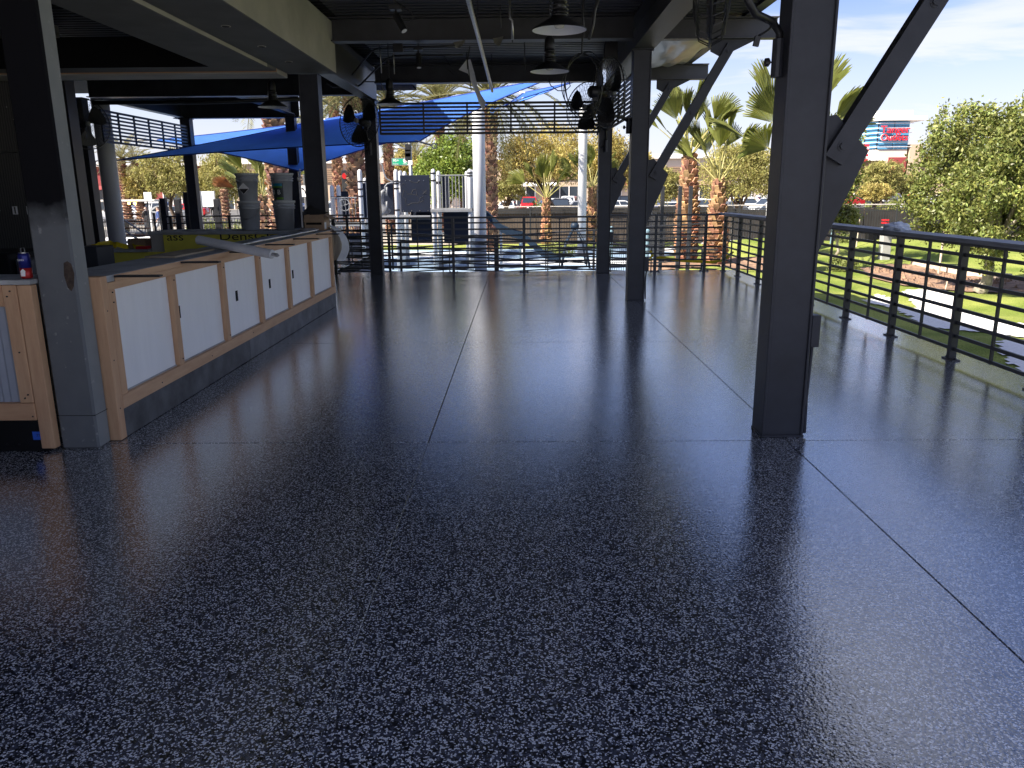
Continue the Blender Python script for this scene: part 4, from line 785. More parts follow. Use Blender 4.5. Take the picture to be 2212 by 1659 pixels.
# ------------------------------------------------------------------ wall fans
def fan(label, c, ax, mount, r=0.42, blades=3):
    """c: hub centre, ax: direction the fan faces, mount: bracket point on the column"""
    c, ax, mount = Vector(c), Vector(ax).normalized(), Vector(mount); t = thing('wall_fan', label, 'fan', c, group='black caged wall fans')
    ref = Vector((0, 0, 1)); u = ax.cross(ref).normalized(); w = u.cross(ax)
    P = lambda a, rr, h: c + (u * math.cos(a) + w * math.sin(a)) * rr + ax * h
    for h, k in ((0.075, 1), (-0.075, -1)):
        mb = MB()
        for i in range(40):
            a = 2 * PI * i / 40; mb.tube([P(a, 0.06, h * 1.35), P(a + 0.06, r * 0.6, h * 1.25), P(a + 0.1, r * 0.93, h * 0.8), P(a + 0.1, r, 0)], 0.0026, 4, False)
        for q in (0.3, 0.62, 0.86): mb.ring(c + ax * h * (1.3 - 0.35 * q), r * q, 0.0022, ax, 36, 4)
        mb.build('cage', black, t)
    mb = MB(); mb.ring(c, r, 0.009, ax, 44, 6); mb.build('rim', black, t)
    mb = MB(); mb.tube([c + ax * 0.115, c + ax * 0.10, c + ax * 0.06], [0.02, 0.04, 0.04], 16); mb.build('front_badge', greyplay, t)
    for i in range(blades):
        a0 = 2 * PI * i / blades + 0.5; vs = []
        for j in range(5):
            for k in range(5):
                rr = 0.06 + (r * 0.88 - 0.06) * j / 4; wd = (0.35 + 0.35 * math.sin(PI * j / 4 * 0.8)); da = (k / 4 - 0.5) * wd * 1.6; vs.append(P(a0 + da, rr, 0.035 * (k / 4 - 0.5) * 2 * (1 - 0.4 * j / 4)))
        mb = MB(); mb.add(vs, [(j * 5 + k, j * 5 + k + 1, (j + 1) * 5 + k + 1, (j + 1) * 5 + k) for j in range(4) for k in range(4)]); mb.build('blade', black, t, True)
    m0 = c - ax * 0.10
    mb = MB(); mb.tube([c - ax * 0.03, m0, m0 - ax * 0.14, m0 - ax * 0.17], [0.05, 0.075, 0.075, 0.05], 18); mo = mb.build('motor', black, t, True)
    mb = MB(); b0 = m0 - ax * 0.08 - Vector((0, 0, 0.09)); mb.cbox(b0.x - 0.035, b0.x + 0.035, b0.y - 0.035, b0.y + 0.035, b0.z - 0.03, b0.z + 0.03, 0.005); mb.build('junction', black, mo)
    e = m0 - ax * 0.08; mid = Vector((mount.x, mount.y, e.z)); s = (mount - e)
    mb = MB(); mb.tube([e - Vector((0, 0, 0.05)), e - Vector((0, 0, 0.20)), e - Vector((0, 0, 0.26)) + (mid - e) * 0.25, e - Vector((0, 0, 0.28)) + (mid - e) * 0.75, Vector((mount.x, mount.y, e.z - 0.33)), Vector((mount.x, mount.y, mount.z + 0.10))], 0.021, 10); mb.build('arm', black, t, True)
    mb = MB(); mb.tube([mount + Vector((0, 0, 0.12)), mount - Vector((0, 0, 0.08))], 0.034, 12); br = mb.build('socket', steel, t)
    mb = MB(); k = mount - Vector((0.03, 0, 0)); mb.tube([k, k - Vector((0.04, 0, 0))], 0.005, 6).lathe([(0.001, -0.075), (0.022, -0.07), (0.024, -0.05), (0.01, -0.04)], mount, 12, axis='x'); mb.build('thumb_screw', black, br)
    mb = MB(); f0 = e - Vector((0, 0, 0.27)) + (mid - e) * 0.45; pts = [f0 + Vector((0.05 * math.sin(i * 0.5), 0.02 * math.cos(i * 0.6), -0.014 * i)) for i in range(8)]; mb.tube(pts, 0.006, 6); mb.bar(pts[-1], pts[-1] - Vector((0.01, 0, 0.05)), 0.03, 0.022); mb.build('cord', black, t)
    return t
fan('black caged wall fan on the far left column, in front of the blue sails', at(776, 262, 14.15), (-0.45, -0.9, 0.1), (-2.64, 14.48, 2.20))
fan('black caged wall fan on the far right column, at the end of the slatted screen', at(1268, 232, 14.1), (-0.62, -0.78, 0.1), (1.53, 14.48, 2.22))
fan('black caged wall fan on the middle braced column, overlapping the screen', at(1313, 200, 10.6), (0.92, 0.38, 0.0), (1.44, 10.85, 2.28))
fan('black wall fan seen edge on, held by a thick curved arm on the large column', at(1542, -86, 4.55), (-0.97, 0.22, 0.0), (1.445, 4.70, 2.16))
fan('black caged wall fan half lost in the dark beside the white pole', at(185, 268, 14.2), (0.80, -0.6, 0.0), (-7.84, 14.26, 2.1))
# ------------------------------------------------------------------ white shade poles and blue sails
def pole(label, x, y, top, r):
    t = thing('shade_pole', label, 'pole', (x, y, G), group='pale poles of the shade sails')
    mb = MB(); mb.lathe([(r, 0.02), (r, top - G - r * 0.6), (r * 0.75, top - G - r * 0.2), (r * 0.1, top - G)], (x, y, G), 28); mb.build('shaft', postwhite, t, True)
    mb = MB(); mb.lathe([(r * 1.6, 0.0), (r * 1.6, 0.02), (r * 1.05, 0.03)], (x, y, G), 28); mb.build('base_flange', postwhite, t)
    return t
q = at(1033, 236, 21.5); pole('thick pale pole rising in front of the date palm and playground', q.x, 21.5, q.z, 0.165)
q = at(1260, 250, 29.2); pole('pale pole with dappled shade beside the small fan palms', q.x, 29.2, 4.4, 0.155)
q = at(226, 300, 16.6); pole('pale pole half hidden behind the dark column with the fan', q.x, 16.6, 4.4, 0.17)
def sail(label, corners, sag=0.06, n=22):
    """four-cornered cloth with scalloped edges, seams and corner straps"""
    A, B, C_, D = [Vector(c) for c in corners]; vs = []
    ctr = (A + B + C_ + D) / 4
    for j in range(n + 1):
        for i in range(n + 1):
            u, v = i / n, j / n; p = A.lerp(B, u).lerp(D.lerp(C_, u), v)
            eu, ev = 4 * u * (1 - u), 4 * v * (1 - v); edge = max(eu * (1 - ev) , ev * (1 - eu))
            p = p.lerp(ctr, sag * edge) + Vector((0, 0, -0.06 * eu * ev)); vs.append(p)
    f = lambda i, j: j * (n + 1) + i
    t = thing('shade_sail', label, 'shade sail', ctr, group='blue shade sails')
    mb = MB(); mb.add(vs, [(f(i, j), f(i + 1, j), f(i + 1, j + 1), f(i, j + 1)) for j in range(n) for i in range(n)]); mb.build('cloth', sailmat, t, True)
    mb = MB()
    for ln in ([f(i, 0) for i in range(n + 1)], [f(i, n) for i in range(n + 1)], [f(0, j) for j in range(n + 1)], [f(n, j) for j in range(n + 1)]): mb.tube([vs[k] for k in ln], 0.014, 5, False)
    for k in (n // 3, 2 * n // 3): mb.tube([vs[f(i, k)] - Vector((0, 0, 0.008)) for i in range(n + 1)], 0.008, 4, False)
    mb.build('hem', seam, t)
    for c in (A, B, C_, D):
        d = (c - ctr).normalized(); mb = MB(); mb.tube([c - d * 0.1, c + d * 0.35], 0.02, 6).ring(c + d * 0.40, 0.05, 0.012, (0, 1, 0), 12, 5); mb.build('corner_strap', rope, t)
    return t
sail('blue shade sail stretching from the left pole to high on the right', [at(255, 346, 16.9), at(905, 306, 17.2), at(1192, 168, 18.5), at(700, 258, 19.5)], 0.09)
sail('blue shade sail behind, dipping to a low point over the pails', [at(330, 303, 19.5), at(648, 370, 18.0), at(860, 302, 19.5), at(748, 254, 21.0)], 0.06)
sail('narrow end of a third blue sail below the roof beam', [at(1090, 228, 18.8), at(1128, 213, 18.8), at(1240, 177, 20.0), at(1132, 200, 20.0)], 0.05)

# ------------------------------------------------------------------ playground tower
Z1 = lambda x, y: ((1300 + x * .31646) / 1.8228, (600 + y * .31646) / 1.8228)
pg = thing('play_structure', 'navy and pale grey playground tower with panels and slide', 'playground', (-1.5, 24.0, G))
def ppost(zx, ztop, Y, r=0.066):
    q = at(*Z1(zx, ztop), Y); mb = MB(); mb.lathe([(r, 0), (r, q.z - G - 0.09), (r * 0.8, q.z - G - 0.03), (r * 0.3, q.z - G)], (q.x, Y, G + 0.001), 16); po = mb.build('post', postwhite, pg, True)
    return po, q
def clamp(po, q, Y, zys):
    for zy in zys:
        z = at(*Z1(0, zy), Y).z; mb = MB(); mb.lathe([(0.070, -0.02), (0.078, -0.02), (0.078, 0.02), (0.070, 0.02)], (q.x, Y, z), 14); mb.build('clamp', black, po)
FY, BY = 23.0, 24.15
for zx, zt, Y, cl in ((365, 210, FY, (365, 460, 550)), (815, 210, FY, (365, 395, 455, 725)), (1280, 205, FY, (270, 360, 725)), (1735, 205, FY, (270, 305, 720)), (870, 222, BY, (375,)), (925, 235, BY + 1.0, ()), (1345, 230, BY, (380, 395)), (1700, 232, BY, ()), (432, 315, BY, (365,)), (100, 405, FY + 1.6, (550,)), (18, 408, FY + 1.6, (560,)), (-150, 560, FY + 2.2, ()), (-215, 640, FY + 2.6, ()), (1760, 215, BY + 0.2, ())):
    po, q = ppost(zx, zt, Y); clamp(po, q, Y, cl)
def quadpanel(name, mat, zx0, zx1, zy0, zy1, Y, th=0.03, bev=0.012):
    a, b = at(*Z1(zx0, zy0), Y), at(*Z1(zx1, zy1), Y); mb = MB(); mb.cbox(a.x, b.x, Y - th / 2, Y + th / 2, b.z, a.z, bev); return mb.build(name, mat, pg), a, b
pn, a, b = quadpanel('play_panel', navy, 868, 1252, 285, 742, FY - 0.02)
mb = MB()
for zx, zy in ((937, 350), (993, 350), (1105, 350), (1163, 350), (912, 728), (1015, 727), (1117, 727), (1218, 726)):
    q = at(*Z1(zx, zy), FY - 0.036); mb.tube([q, q - Vector((0, 0.008, 0))], 0.014, 8)
mb.build('panel_bolts', galv, pn)
eng = [[(900, 540), (920, 470), (945, 480), (960, 520), (1010, 520), (1080, 535), (1120, 590), (1100, 630), (1020, 630), (960, 660), (935, 620), (945, 580), (905, 560), (900, 540)], [(1010, 520), (1030, 465), (1065, 460), (1080, 500), (1075, 535)], [(1120, 570), (1150, 550), (1160, 600), (1120, 620)], [(900, 440), (885, 400), (920, 385), (935, 420)], [(960, 330), (1000, 365), (1080, 380), (1120, 350)], [(1150, 470), (1200, 520), (1150, 520), (1205, 470)]]
mb = MB()
for ln in eng: mb.tube([at(*Z1(x, y), FY - 0.0355) for x, y in ln], 0.006, 4)
mb.build('engraved_outline', ink, pn)
quadpanel('lower_panel', navy, 1002, 1272, 742, 1105, FY + 0.35); quadpanel('lower_panel', navy, 1408, 1722, 738, 1110, FY + 0.35); quadpanel('lower_panel', navy, 160, 500, 1005, 1400, FY + 0.6)
quadpanel('slide_panel', navy, 395, 462, 380, 810, FY + 0.05); quadpanel('slide_panel', navy, 605, 800, 392, 812, BY - 0.2)
quadpanel('back_panel', navy, 1385, 1480, 300, 690, BY + 0.05); quadpanel('back_panel', navy, 1645, 1712, 300, 690, BY + 0.05)
quadpanel('back_panel', navy, 130, 240, 485, 800, FY + 2.0)
mb = MB(); a, b = at(*Z1(1250, 705), FY - 0.1), at(*Z1(1770, 742), FY - 0.1); mb.cbox(a.x, b.x, FY - 0.1, BY + 0.1, b.z, a.z, 0.01); mb.build('platform', greyplay, pg)
a, b = at(*Z1(640, 790), FY), at(*Z1(1250, 830), FY); mb = MB(); mb.cbox(a.x, b.x, FY - 0.05, BY + 0.1, b.z, a.z, 0.01); mb.build('platform', greyplay, pg)
a, b = at(*Z1(-40, 872), FY + 1.2), at(*Z1(470, 905), FY + 1.2); mb = MB(); mb.cbox(a.x, b.x, FY + 0.4, FY + 1.9, b.z, a.z, 0.01); mb.build('platform', greyplay, pg)
def barpanel(zx0, zx1, zy0, zy1, Y, n):
    a, b = at(*Z1(zx0, zy0), Y), at(*Z1(zx1, zy1), Y); mb = MB(); mb.tube([(a.x, Y, a.z), (b.x, Y, a.z)], 0.018, 8); mb.build('hand_rail', greyplay, pg)
    for i in range(n):
        x = a.x + (b.x - a.x) * (i + 0.5) / n; mb = MB(); mb.tube([(x, Y, b.z), (x, Y, a.z)], 0.011, 6); mb.build('upright_bar', greyplay, pg)
barpanel(1325, 1718, 288, 706, FY - 0.03, 9); barpanel(0, 345, 565, 870, FY + 1.0, 8); barpanel(10, 370, 905, 975, FY + 0.45, 14)
# steering wheel
q = at(*Z1(180, 655), FY + 0.9); mb = MB(); mb.ring(q, 0.17, 0.014, (0.2, 1, 0), 24, 6)
for k in range(4): e = Vector((math.cos(k * PI / 2 + 0.3), 0, math.sin(k * PI / 2 + 0.3))) * 0.17; mb.tube([q, q + e], 0.009, 5)
mb.tube([q, q + Vector((0, 0.12, 0))], 0.03, 8); mb.build('steering_wheel', greyplay, pg)
# curved tunnel lip and grab rail on the left, looping pipe above
mb = MB(); mb.tube([at(*Z1(x, y), FY + 0.25) for x, y in ((690, 470), (650, 500), (625, 560), (630, 640), (660, 710), (715, 765))], [0.05, 0.07, 0.09, 0.11, 0.13, 0.15], 12); mb.build('tube_slide_lip', greyplay, pg, True)
mb = MB(); mb.tube([at(*Z1(x, y), FY) for x, y in ((605, 110), (650, 160), (670, 260), (700, 325), (760, 360), (800, 362))], 0.02, 8); mb.build('grab_rail', greyplay, pg, True)
mb = MB(); mb.tube([at(*Z1(x, y), FY - 0.03) for x, y in ((690, 480), (680, 430), (710, 392), (760, 378), (800, 378))], 0.022, 8); mb.build('grab_rail', greyplay, pg, True)
for zx in (705,): 
    for za, zb_ in ((430, 540), (610, 715)): mb = MB(); mb.tube([at(*Z1(zx, za), FY + 0.1), at(*Z1(zx, zb_), FY + 0.1)], 0.03, 8); mb.build('grip_bar', greyplay, pg, True)
# slide: trough with raised sides
Z2 = lambda x, y: ((1900 + x * .36166) / 1.8228, (500 + y * .36166) / 1.8228)
path = [at(*Z2(x, y), FY + 0.6 - 0.25 * i / 6) for i, (x, y) in enumerate(((-40, 925), (60, 985), (200, 1120), (330, 1180), (440, 1200), (560, 1310), (660, 1400), (850, 1460)))]
vs = []; sec = [(-0.30, 0.16), (-0.27, 0.16), (-0.24, 0.0), (0.24, 0.0), (0.27, 0.16), (0.30, 0.16), (0.27, -0.05), (-0.27, -0.05)]
for p in path:
    for y, z in sec: vs.append((p.x, p.y + y, p.z + z))
k = len(sec); mb = MB(); mb.add(vs, [(i * k + j, i * k + (j + 1) % k, (i + 1) * k + (j + 1) % k, (i + 1) * k + j) for i in range(len(path) - 1) for j in range(k)]); mb.build('slide', slate, pg)
for i in (2, 4): p = path[i]; mb = MB(); mb.tube([(p.x, p.y, G), (p.x, p.y, p.z - 0.05)], 0.04, 8); mb.build('slide_support', postwhite, pg)
# low play table and pods under the tower
q = at(*Z1(760, 900), FY + 0.4); mb = MB(); mb.lathe([(0.03, 0.0), (0.03, q.z - G), (0.32, q.z - G + 0.02), (0.32, q.z - G + 0.05)], (q.x, FY + 0.4, G), 16); mb.build('pod', navy, pg, True)
# blue A-frame climber and other small play posts
t = thing('rope_climber', 'slate blue A-frame climber on the play surface', 'climber', at(1240, 575, 23.6))
top = at(*Z2(1005, 1080), 23.9)
for dx, dy in ((-0.42, -0.6), (0.42, -0.5), (-0.35, 0.6), (0.40, 0.7)): mb = MB(); mb.tube([top, (top.x + dx * 0.7, 23.9 + dy * 0.75, -0.05), (top.x + dx, 23.9 + dy, G)], 0.035, 8); mb.build('leg', slate, t, True)
bm = bmesh.new(); bmesh.ops.create_uvsphere(bm, u_segments=16, v_segments=10, radius=0.13); mb = MB(); mb.bm(bm); mb.v = [tuple(Vector(v) + top) for v in mb.v]; mb.build('hub', slate, t, True)
for x, y0, y1, Y, m, lab in ((1777, 1125, 1500, 19.4, 'slate', 'dusty blue post right beside the middle braced column'), (1385, 1090, 1170, 26, 'slate', 'dusty blue post behind the leaning wire mesh panel'), (395, 1270, 1370, 27, 'slate', 'short dusty blue post under the slide'), (1292, 1330, 1520, 24.5, 'p', 'thin dusty blue stake near the far braced column')):
    a, b = at(*Z2(x + 20, y0), Y), at(*Z2(x + 20, y1), Y); mb = MB(); mb.tube([(a.x, Y, G), (a.x, Y, a.z)], 0.05 if m == 'slate' else 0.02, 10); mb.lathe([(0.058, -0.06), (0.058, 0.0), (0.02, 0.03)], (a.x, Y, a.z), 10)
    tag(mb.build('play_post', material('dusty_blue_paint', (0.17, 0.27, 0.33), 0.5) if 'dusty_blue_paint' not in MATS else MATS['dusty_blue_paint']), lab, 'post', 'short blue posts by the play surface')
# leaning mesh panel stack and dark steel fence posts near the corner
q0, q1 = at(*Z2(1390, 1300), 21.0), at(*Z2(1520, 960), 21.0)
t = thing('mesh_panel', 'leaning dark wire mesh panel behind the far columns', 'panel', (q0.x, 21, G))
for i in range(13):
    f_ = i / 12; mb = MB(); mb.tube([(q0.x + 0.75 * f_, 21, G), (q1.x - 0.2 + 0.5 * f_, 21.3, q1.z)], 0.008, 5); mb.build('wire', black, t)
for i in range(14):
    f_ = i / 13; a, b = Vector((q0.x, 21, G)).lerp(Vector((q1.x - 0.2, 21.3, q1.z)), f_), Vector((q0.x + 0.75, 21, G)).lerp(Vector((q1.x + 0.3, 21.3, q1.z)), f_); mb = MB(); mb.tube([a, b], 0.008, 5); mb.build('wire', black, t)
for px, py0, Y, lab in ((1432, 402, 21.5, 'slim dark steel post standing clear of the palms, beside the braced column'), (1470, 402, 21.0, 'slim dark steel post close beside the thick palm trunk'), (1493, 402, 20.5, 'slim dark steel post crossing in front of the thick palm trunk')):
    a = at(px, py0, Y); mb = MB(); mb.cbox(a.x - 0.045, a.x + 0.045, Y - 0.045, Y + 0.045, G, a.z, 0.005); tag(mb.build('fence_post', railmat), lab, 'post', 'unfinished steel posts by the palms')
for px, py0, Y, lab in ((352, 428, 19.8, 'dark stub column standing apart, right of the golf cart'), (383, 430, 20.2, 'slim dark stub column next to the broad tallest one'), (403, 415, 19.6, 'tallest broad dark stub column behind the bar rail'), (468, 430, 20.4, 'dark stub column with bent arms in front of the framed sign')):
    a = at(px, py0, Y); mb = MB(); mb.cbox(a.x - 0.07, a.x + 0.07, Y - 0.07, Y + 0.07, G, a.z, 0.006); tag(mb.build('steel_stub', railmat), lab, 'post', 'dark stub columns behind the bar')
# low picket fence panels running away from the corner
def pickets(label, a, b, n, h, mat=railmat, base=G, grp='iron picket fences', post_every=16, two=True):
    a, b = Vector(a), Vector(b); L = (b - a).length; t = thing('picket_fence', label, 'fence', ((a.x + b.x) / 2, (a.y + b.y) / 2, base), group=grp); d = (b - a).normalized(); org = Vector(t.location)
    m1 = MB(); m1.box(-0.009, 0.009, -0.009, 0.009, 0, h); me = m1.mesh('picket', mat); m2 = MB(); m2.cbox(-0.04, 0.04, -0.04, 0.04, 0, h + 0.12, 0.006); mp_ = m2.mesh('post', mat)
    for i in range(n + 1):
        p = a.lerp(b, i / n); p.z = base
        inst('post' if i % post_every == 0 else 'picket', mp_ if i % post_every == 0 else me, t, p - org)
    for z in ((0.1, h - 0.15, h - 0.03) if two else (0.1, h - 0.03)): mb = MB(); mb.bar((a.x, a.y, base + z), (b.x, b.y, base + z), 0.028, 0.032); mb.build('rail', mat, t)
    return t
pickets('dark picket fence panel running away from the patio corner', at(1435, 470, 24.0) * 1.0, at(1395, 470, 34.0), 84, 1.35)
pickets('long dark picket fence in front of the screened fence by the parking lot', (-1.8, 35.0, 0), (30.0, 35.0, 0), 280, 1.45, post_every=20)
pickets('dark picket fence behind the bar rails, glowing background behind it', (-26, 33.0, 0), (-6.0, 33.0, 0), 170, 1.25, post_every=18)
# screened construction fence behind it
t = thing('screened_fence', 'chain fence with sagging black screen cloth along the parking lot', 'fence', (15, 37, GP))
for i in range(12):
    x0, x1 = -2.2 + i * 3.0, 0.78 + i * 3.0; top0 = 0.70 if i < 4 else 0.62
    mb = MB(); nn = 12; vs = []
    for j in range(nn + 1):
        u = j / nn; sag = (0.05 if i < 5 else 0.20) * math.sin(PI * u) * (0.6 + 0.4 * math.sin(i * 2.1)); x = x0 + (x1 - x0) * u
        for v in (0, 0.35, 0.7, 1.0): vs.append((x, 37 + 0.04 * math.sin(9 * u + 5 * v + i), GP + (top0 - sag - GP) * v))
    mb.add(vs, [(j * 4 + k, j * 4 + k + 1, (j + 1) * 4 + k + 1, (j + 1) * 4 + k) for j in range(nn) for k in range(3)]); mb.build('screen_cloth', meshscreen if i > 3 else meshbrown, t, True)
    mb = MB(); mb.tube([(x0, 37.06, GP), (x0, 37.06, 0.80)], 0.03, 8); mb.build('fence_post', galv, t)
mb = MB(); mb.tube([(-2.2, 37.06, 0.79), (33.8, 37.06, 0.74)], 0.025, 8); mb.build('top_rail', stone, t)
mb = MB(); mb.box(-2.2, 9.8, 36.9, 36.93, 0.48, 0.74); mb.build('dark_band', meshscreen, t)
q = at(1695, 455, 36.7); mb = MB(); mb.box(q.x - 0.85, q.x + 0.65, 36.72, 36.74, q.z - 0.28, q.z + 0.30); sg = mb.build('banner', flagwhite, t); lettering('printed_text', 'NATIONAL', letter_red, t, (q.x, 36.715, q.z + 0.12), (PI / 2, 0, 0), 0.22, 0.002)
mb = MB(); mb.box(-26, 36, 38.5, 38.8, GP, GP + 0.25); tag(mb.build('kerb_wall', stone), 'low pale kerb wall behind the screened fence', 'kerb')
# ------------------------------------------------------------------ lawn with mounds, white turf bunkers, soil
MOUNDS = [(13, 27, 0.55, 3.0, 2.4), (17, 24, 0.45, 2.6, 2.0), (9, 30, 0.40, 2.5, 1.6), (21, 30, 0.6, 4, 3), (6.2, 10.4, 0.14, 1.6, 1.4), (14.5, 18.5, 0.35, 2.0, 1.6), (8.2, 24.5, 0.25, 1.4, 1.6), (26, 22, 0.5, 4, 3), (11.5, 13.8, 0.22, 1.5, 1.5), (5.6, 20.0, 0.12, 1.2, 2)]
def lawn_z(x, y):
    z = G + 0.06 * np.sin(x * 0.9 + 0.4) * np.sin(y * 0.7) + 0.03 * np.sin(x * 1.9 + y * 1.3)
    for cx, cy, h, sx, sy in MOUNDS: z = z + h * np.exp(-((x - cx) / sx) ** 2 - ((y - cy) / sy) ** 2)
    return np.where(x < 4.6, np.minimum(z, -0.25), z)
def drape(x0, x1, y0, y1, st, lift, keep=None):
    xs_, ys_ = np.arange(x0, x1 + st, st), np.arange(y0, y1 + st, st); X, Y = np.meshgrid(xs_, ys_); Z = lawn_z(X, Y) + lift
    V = np.stack([X, Y, Z], -1).reshape(-1, 3); nx_ = len(xs_); I, J = np.meshgrid(np.arange(nx_ - 1), np.arange(len(ys_) - 1)); a = (J * nx_ + I).ravel()
    F = np.stack([a, a + 1, a + 1 + nx_, a + nx_], -1)
    if keep is not None:
        C2 = V[F].mean(1); F = F[keep(C2[:, 0], C2[:, 1])]; used = np.unique(F); rm = np.full(len(V), -1); rm[used] = np.arange(len(used)); V = V[used]; F = rm[F]
    return V, F
V, F = drape(4.11, 60, -6, 34.6, 0.25, 0.0)
lawn = tag(inst('lawn', npmesh('lawn', V, F, MATS['turf'], True)), kind='structure')
mb = MB(); mb.box(-2.5, 4.1, 31.5, 34.6, GP, G + 0.01).box(-16, -2.5, 31.5, 34.6, GP, G); tag(mb.build('lawn_strip', MATS['turf']), kind='structure')
Z5 = lambda x, y: ((3100 + x * .4219) / 1.8228, (800 + y * .4219) / 1.8228)
Z3 = lambda x, y: ((2600 + x * .31646) / 1.8228, (700 + y * .31646) / 1.8228)
def poly_xy(pts, zf, zg=-0.72): return np.array([onz(*zf(x, y), zg)[:2] for x, y in pts])
def inside(P, x, y, wob=0.05):
    x = x + wob * np.sin(y * 23 + x * 7) * np.sin(x * 31); y = y + wob * np.sin(x * 19 + y * 11); c = np.zeros(len(x), bool); n = len(P); j = n - 1
    for i in range(n):
        xi, yi = P[i]; xj, yj = P[j]
        with np.errstate(divide='ignore', invalid='ignore'): c ^= ((yi > y) != (yj > y)) & (x < (xj - xi) * (y - yi) / (yj - yi + 1e-12) + xi)
        j = i
    return c
def patch(name, pts, zf, mat, st=0.07, lift=0.02):
    P = poly_xy(pts, zf); V, F = drape(P[:, 0].min() - .2, P[:, 0].max() + .2, P[:, 1].min() - .2, P[:, 1].max() + .2, st, lift, lambda x, y: inside(P, x, y))
    return tag(inst(name, npmesh(name, V, F, mat, True)), kind='structure')
patch('white_turf_bunker', [(710, 890), (850, 828), (1000, 860), (1130, 960), (1240, 955), (1090, 810), (1330, 800), (1610, 860), (1610, 960), (1750, 985), (2000, 1110), (2260, 1150), (2330, 1330), (1900, 1215), (1600, 1182), (1300, 1135), (1120, 1030), (900, 955), (760, 930)], Z5, turfwhite)
patch('white_turf_bunker', [(1940, 1395), (2060, 1375), (2300, 1380), (2320, 1640), (2120, 1560), (1990, 1470)], Z5, turfwhite)
patch('white_turf_bunker', [(850, 780), (1180, 765), (1420, 800), (1400, 850), (1250, 850), (1100, 810), (900, 800)], Z3, turfwhite)
patch('white_turf_bunker', [(520, 780), (640, 770), (700, 800), (640, 830), (520, 815)], Z3, turfwhite)
patch('white_turf_bunker', [(40, 890), (180, 850), (230, 900), (160, 930), (30, 930)], Z3, turfwhite)
patch('soil_bed', [(640, 605), (850, 580), (1160, 592), (1700, 650), (2260, 725), (2280, 835), (1700, 820), (1080, 770), (760, 690)], Z5, soil, 0.09, 0.03)
patch('soil_bed', [(540, 960), (900, 990), (1300, 1060), (1340, 1150), (1000, 1140), (560, 1090)], Z3, soil, 0.09, 0.03)
patch('soil_bed', [(-300, 1060), (560, 1040), (560, 1130), (-300, 1150)], Z3, soil, 0.09, 0.03)
# rubble on the soil
rs = np.random.default_rng(5); P = poly_xy([(700, 605), (1160, 600), (2200, 720), (2200, 825), (1080, 765), (780, 690)], Z5); mb = MB()
for i in range(420):
    x, y = rs.uniform(P[:, 0].min(), P[:, 0].max()), rs.uniform(P[:, 1].min(), P[:, 1].max())
    if not inside(P, np.array([x]), np.array([y]))[0]: continue
    s = rs.uniform(0.02, 0.075); z = float(lawn_z(np.array([x]), np.array([y]))[0]) + 0.03; a, b, c_ = rs.uniform(0.6, 1.4, 3) * s
    mb.add([(x + a, y, z), (x, y + b, z), (x - a, y, z), (x, y - b, z), (x + a * .1, y, z + c_)], [(0, 1, 4), (1, 2, 4), (2, 3, 4), (3, 0, 4)])
tag(mb.build('soil_clods', soil), 'loose clods on the bare soil bed', 'clods', kind='stuff')
def ground_pt(px, py, zg=-0.72): q = onz(px, py, zg); q.z = float(lawn_z(np.array([q.x]), np.array([q.y]))[0]); return q
a, b = ground_pt(*Z5(1165, 590)), ground_pt(*Z5(1640, 650)); c_ = ground_pt(*Z5(2080, 695))
for lab, p, q_ in (('pale timber edging lying along the soil bed', a, b), ('second pale timber continuing along the soil bed', b + Vector((0.06, -0.02, 0)), c_)):
    mb = MB(); mb.bar(p + Vector((0, 0, 0.09)), q_ + Vector((0, 0, 0.09)), 0.12, 0.13); tag(mb.build('edging_timber', timber), lab, 'timber', 'timbers edging the soil bed')
q = ground_pt(*Z5(895, 560)); mb = MB(); mb.cbox(q.x - 0.13, q.x + 0.13, q.y - 0.13, q.y + 0.13, q.z - 0.05, q.z + 0.95, 0.01); tag(mb.build('utility_pillar', bollardm), 'square grey pillar standing on the mounded lawn', 'pillar')
q = ground_pt(*Z5(800, 380)); mb = MB(); mb.cbox(q.x - 0.3, q.x + 0.3, q.y - 0.15, q.y + 0.15, q.z, q.z + 0.45, 0.02); tag(mb.build('dark_planter', blackboard), 'dark low box on the far lawn', 'box')
for lab, zx, zy, h, r in (('thin pale stake by the big tree', 1475, 795, 0.22, 0.018), ('pale blue stake at the end of the timbers', 2010, 715, 0.32, 0.022), ('leaning pale stake before the far rail', 635, 500, 0.9, 0.02), ('thin pale stake on the lawn near the soil bed', 1412, 640, 1.2, 0.03), ('green stake beside the slim pale trunk', 400, 400, 0.8, 0.03)):
    q = ground_pt(*Z5(zx, zy)); mb = MB(); mb.tube([q - Vector((0, 0, 0.05)), q + Vector((0.03, 0, h))], r, 8); tag(mb.build('stake', timber if 'pale blue' not in lab and 'green' not in lab else MATS['dusty_blue_paint']), lab, 'stake')
q = at(1912, 476, 30); mb = MB(); mb.box(q.x - 0.14, q.x + 0.14, 29.98, 30, q.z - 0.02, q.z + 0.04).box(q.x - 0.14, q.x + 0.14, 29.98, 30, q.z - 0.12, q.z - 0.06); mb.tube([(q.x, 30.02, G), (q.x, 30.02, q.z)], 0.02, 6); tag(mb.build('red_placard', letter_red), 'small red placard in front of the picket fence', 'sign')

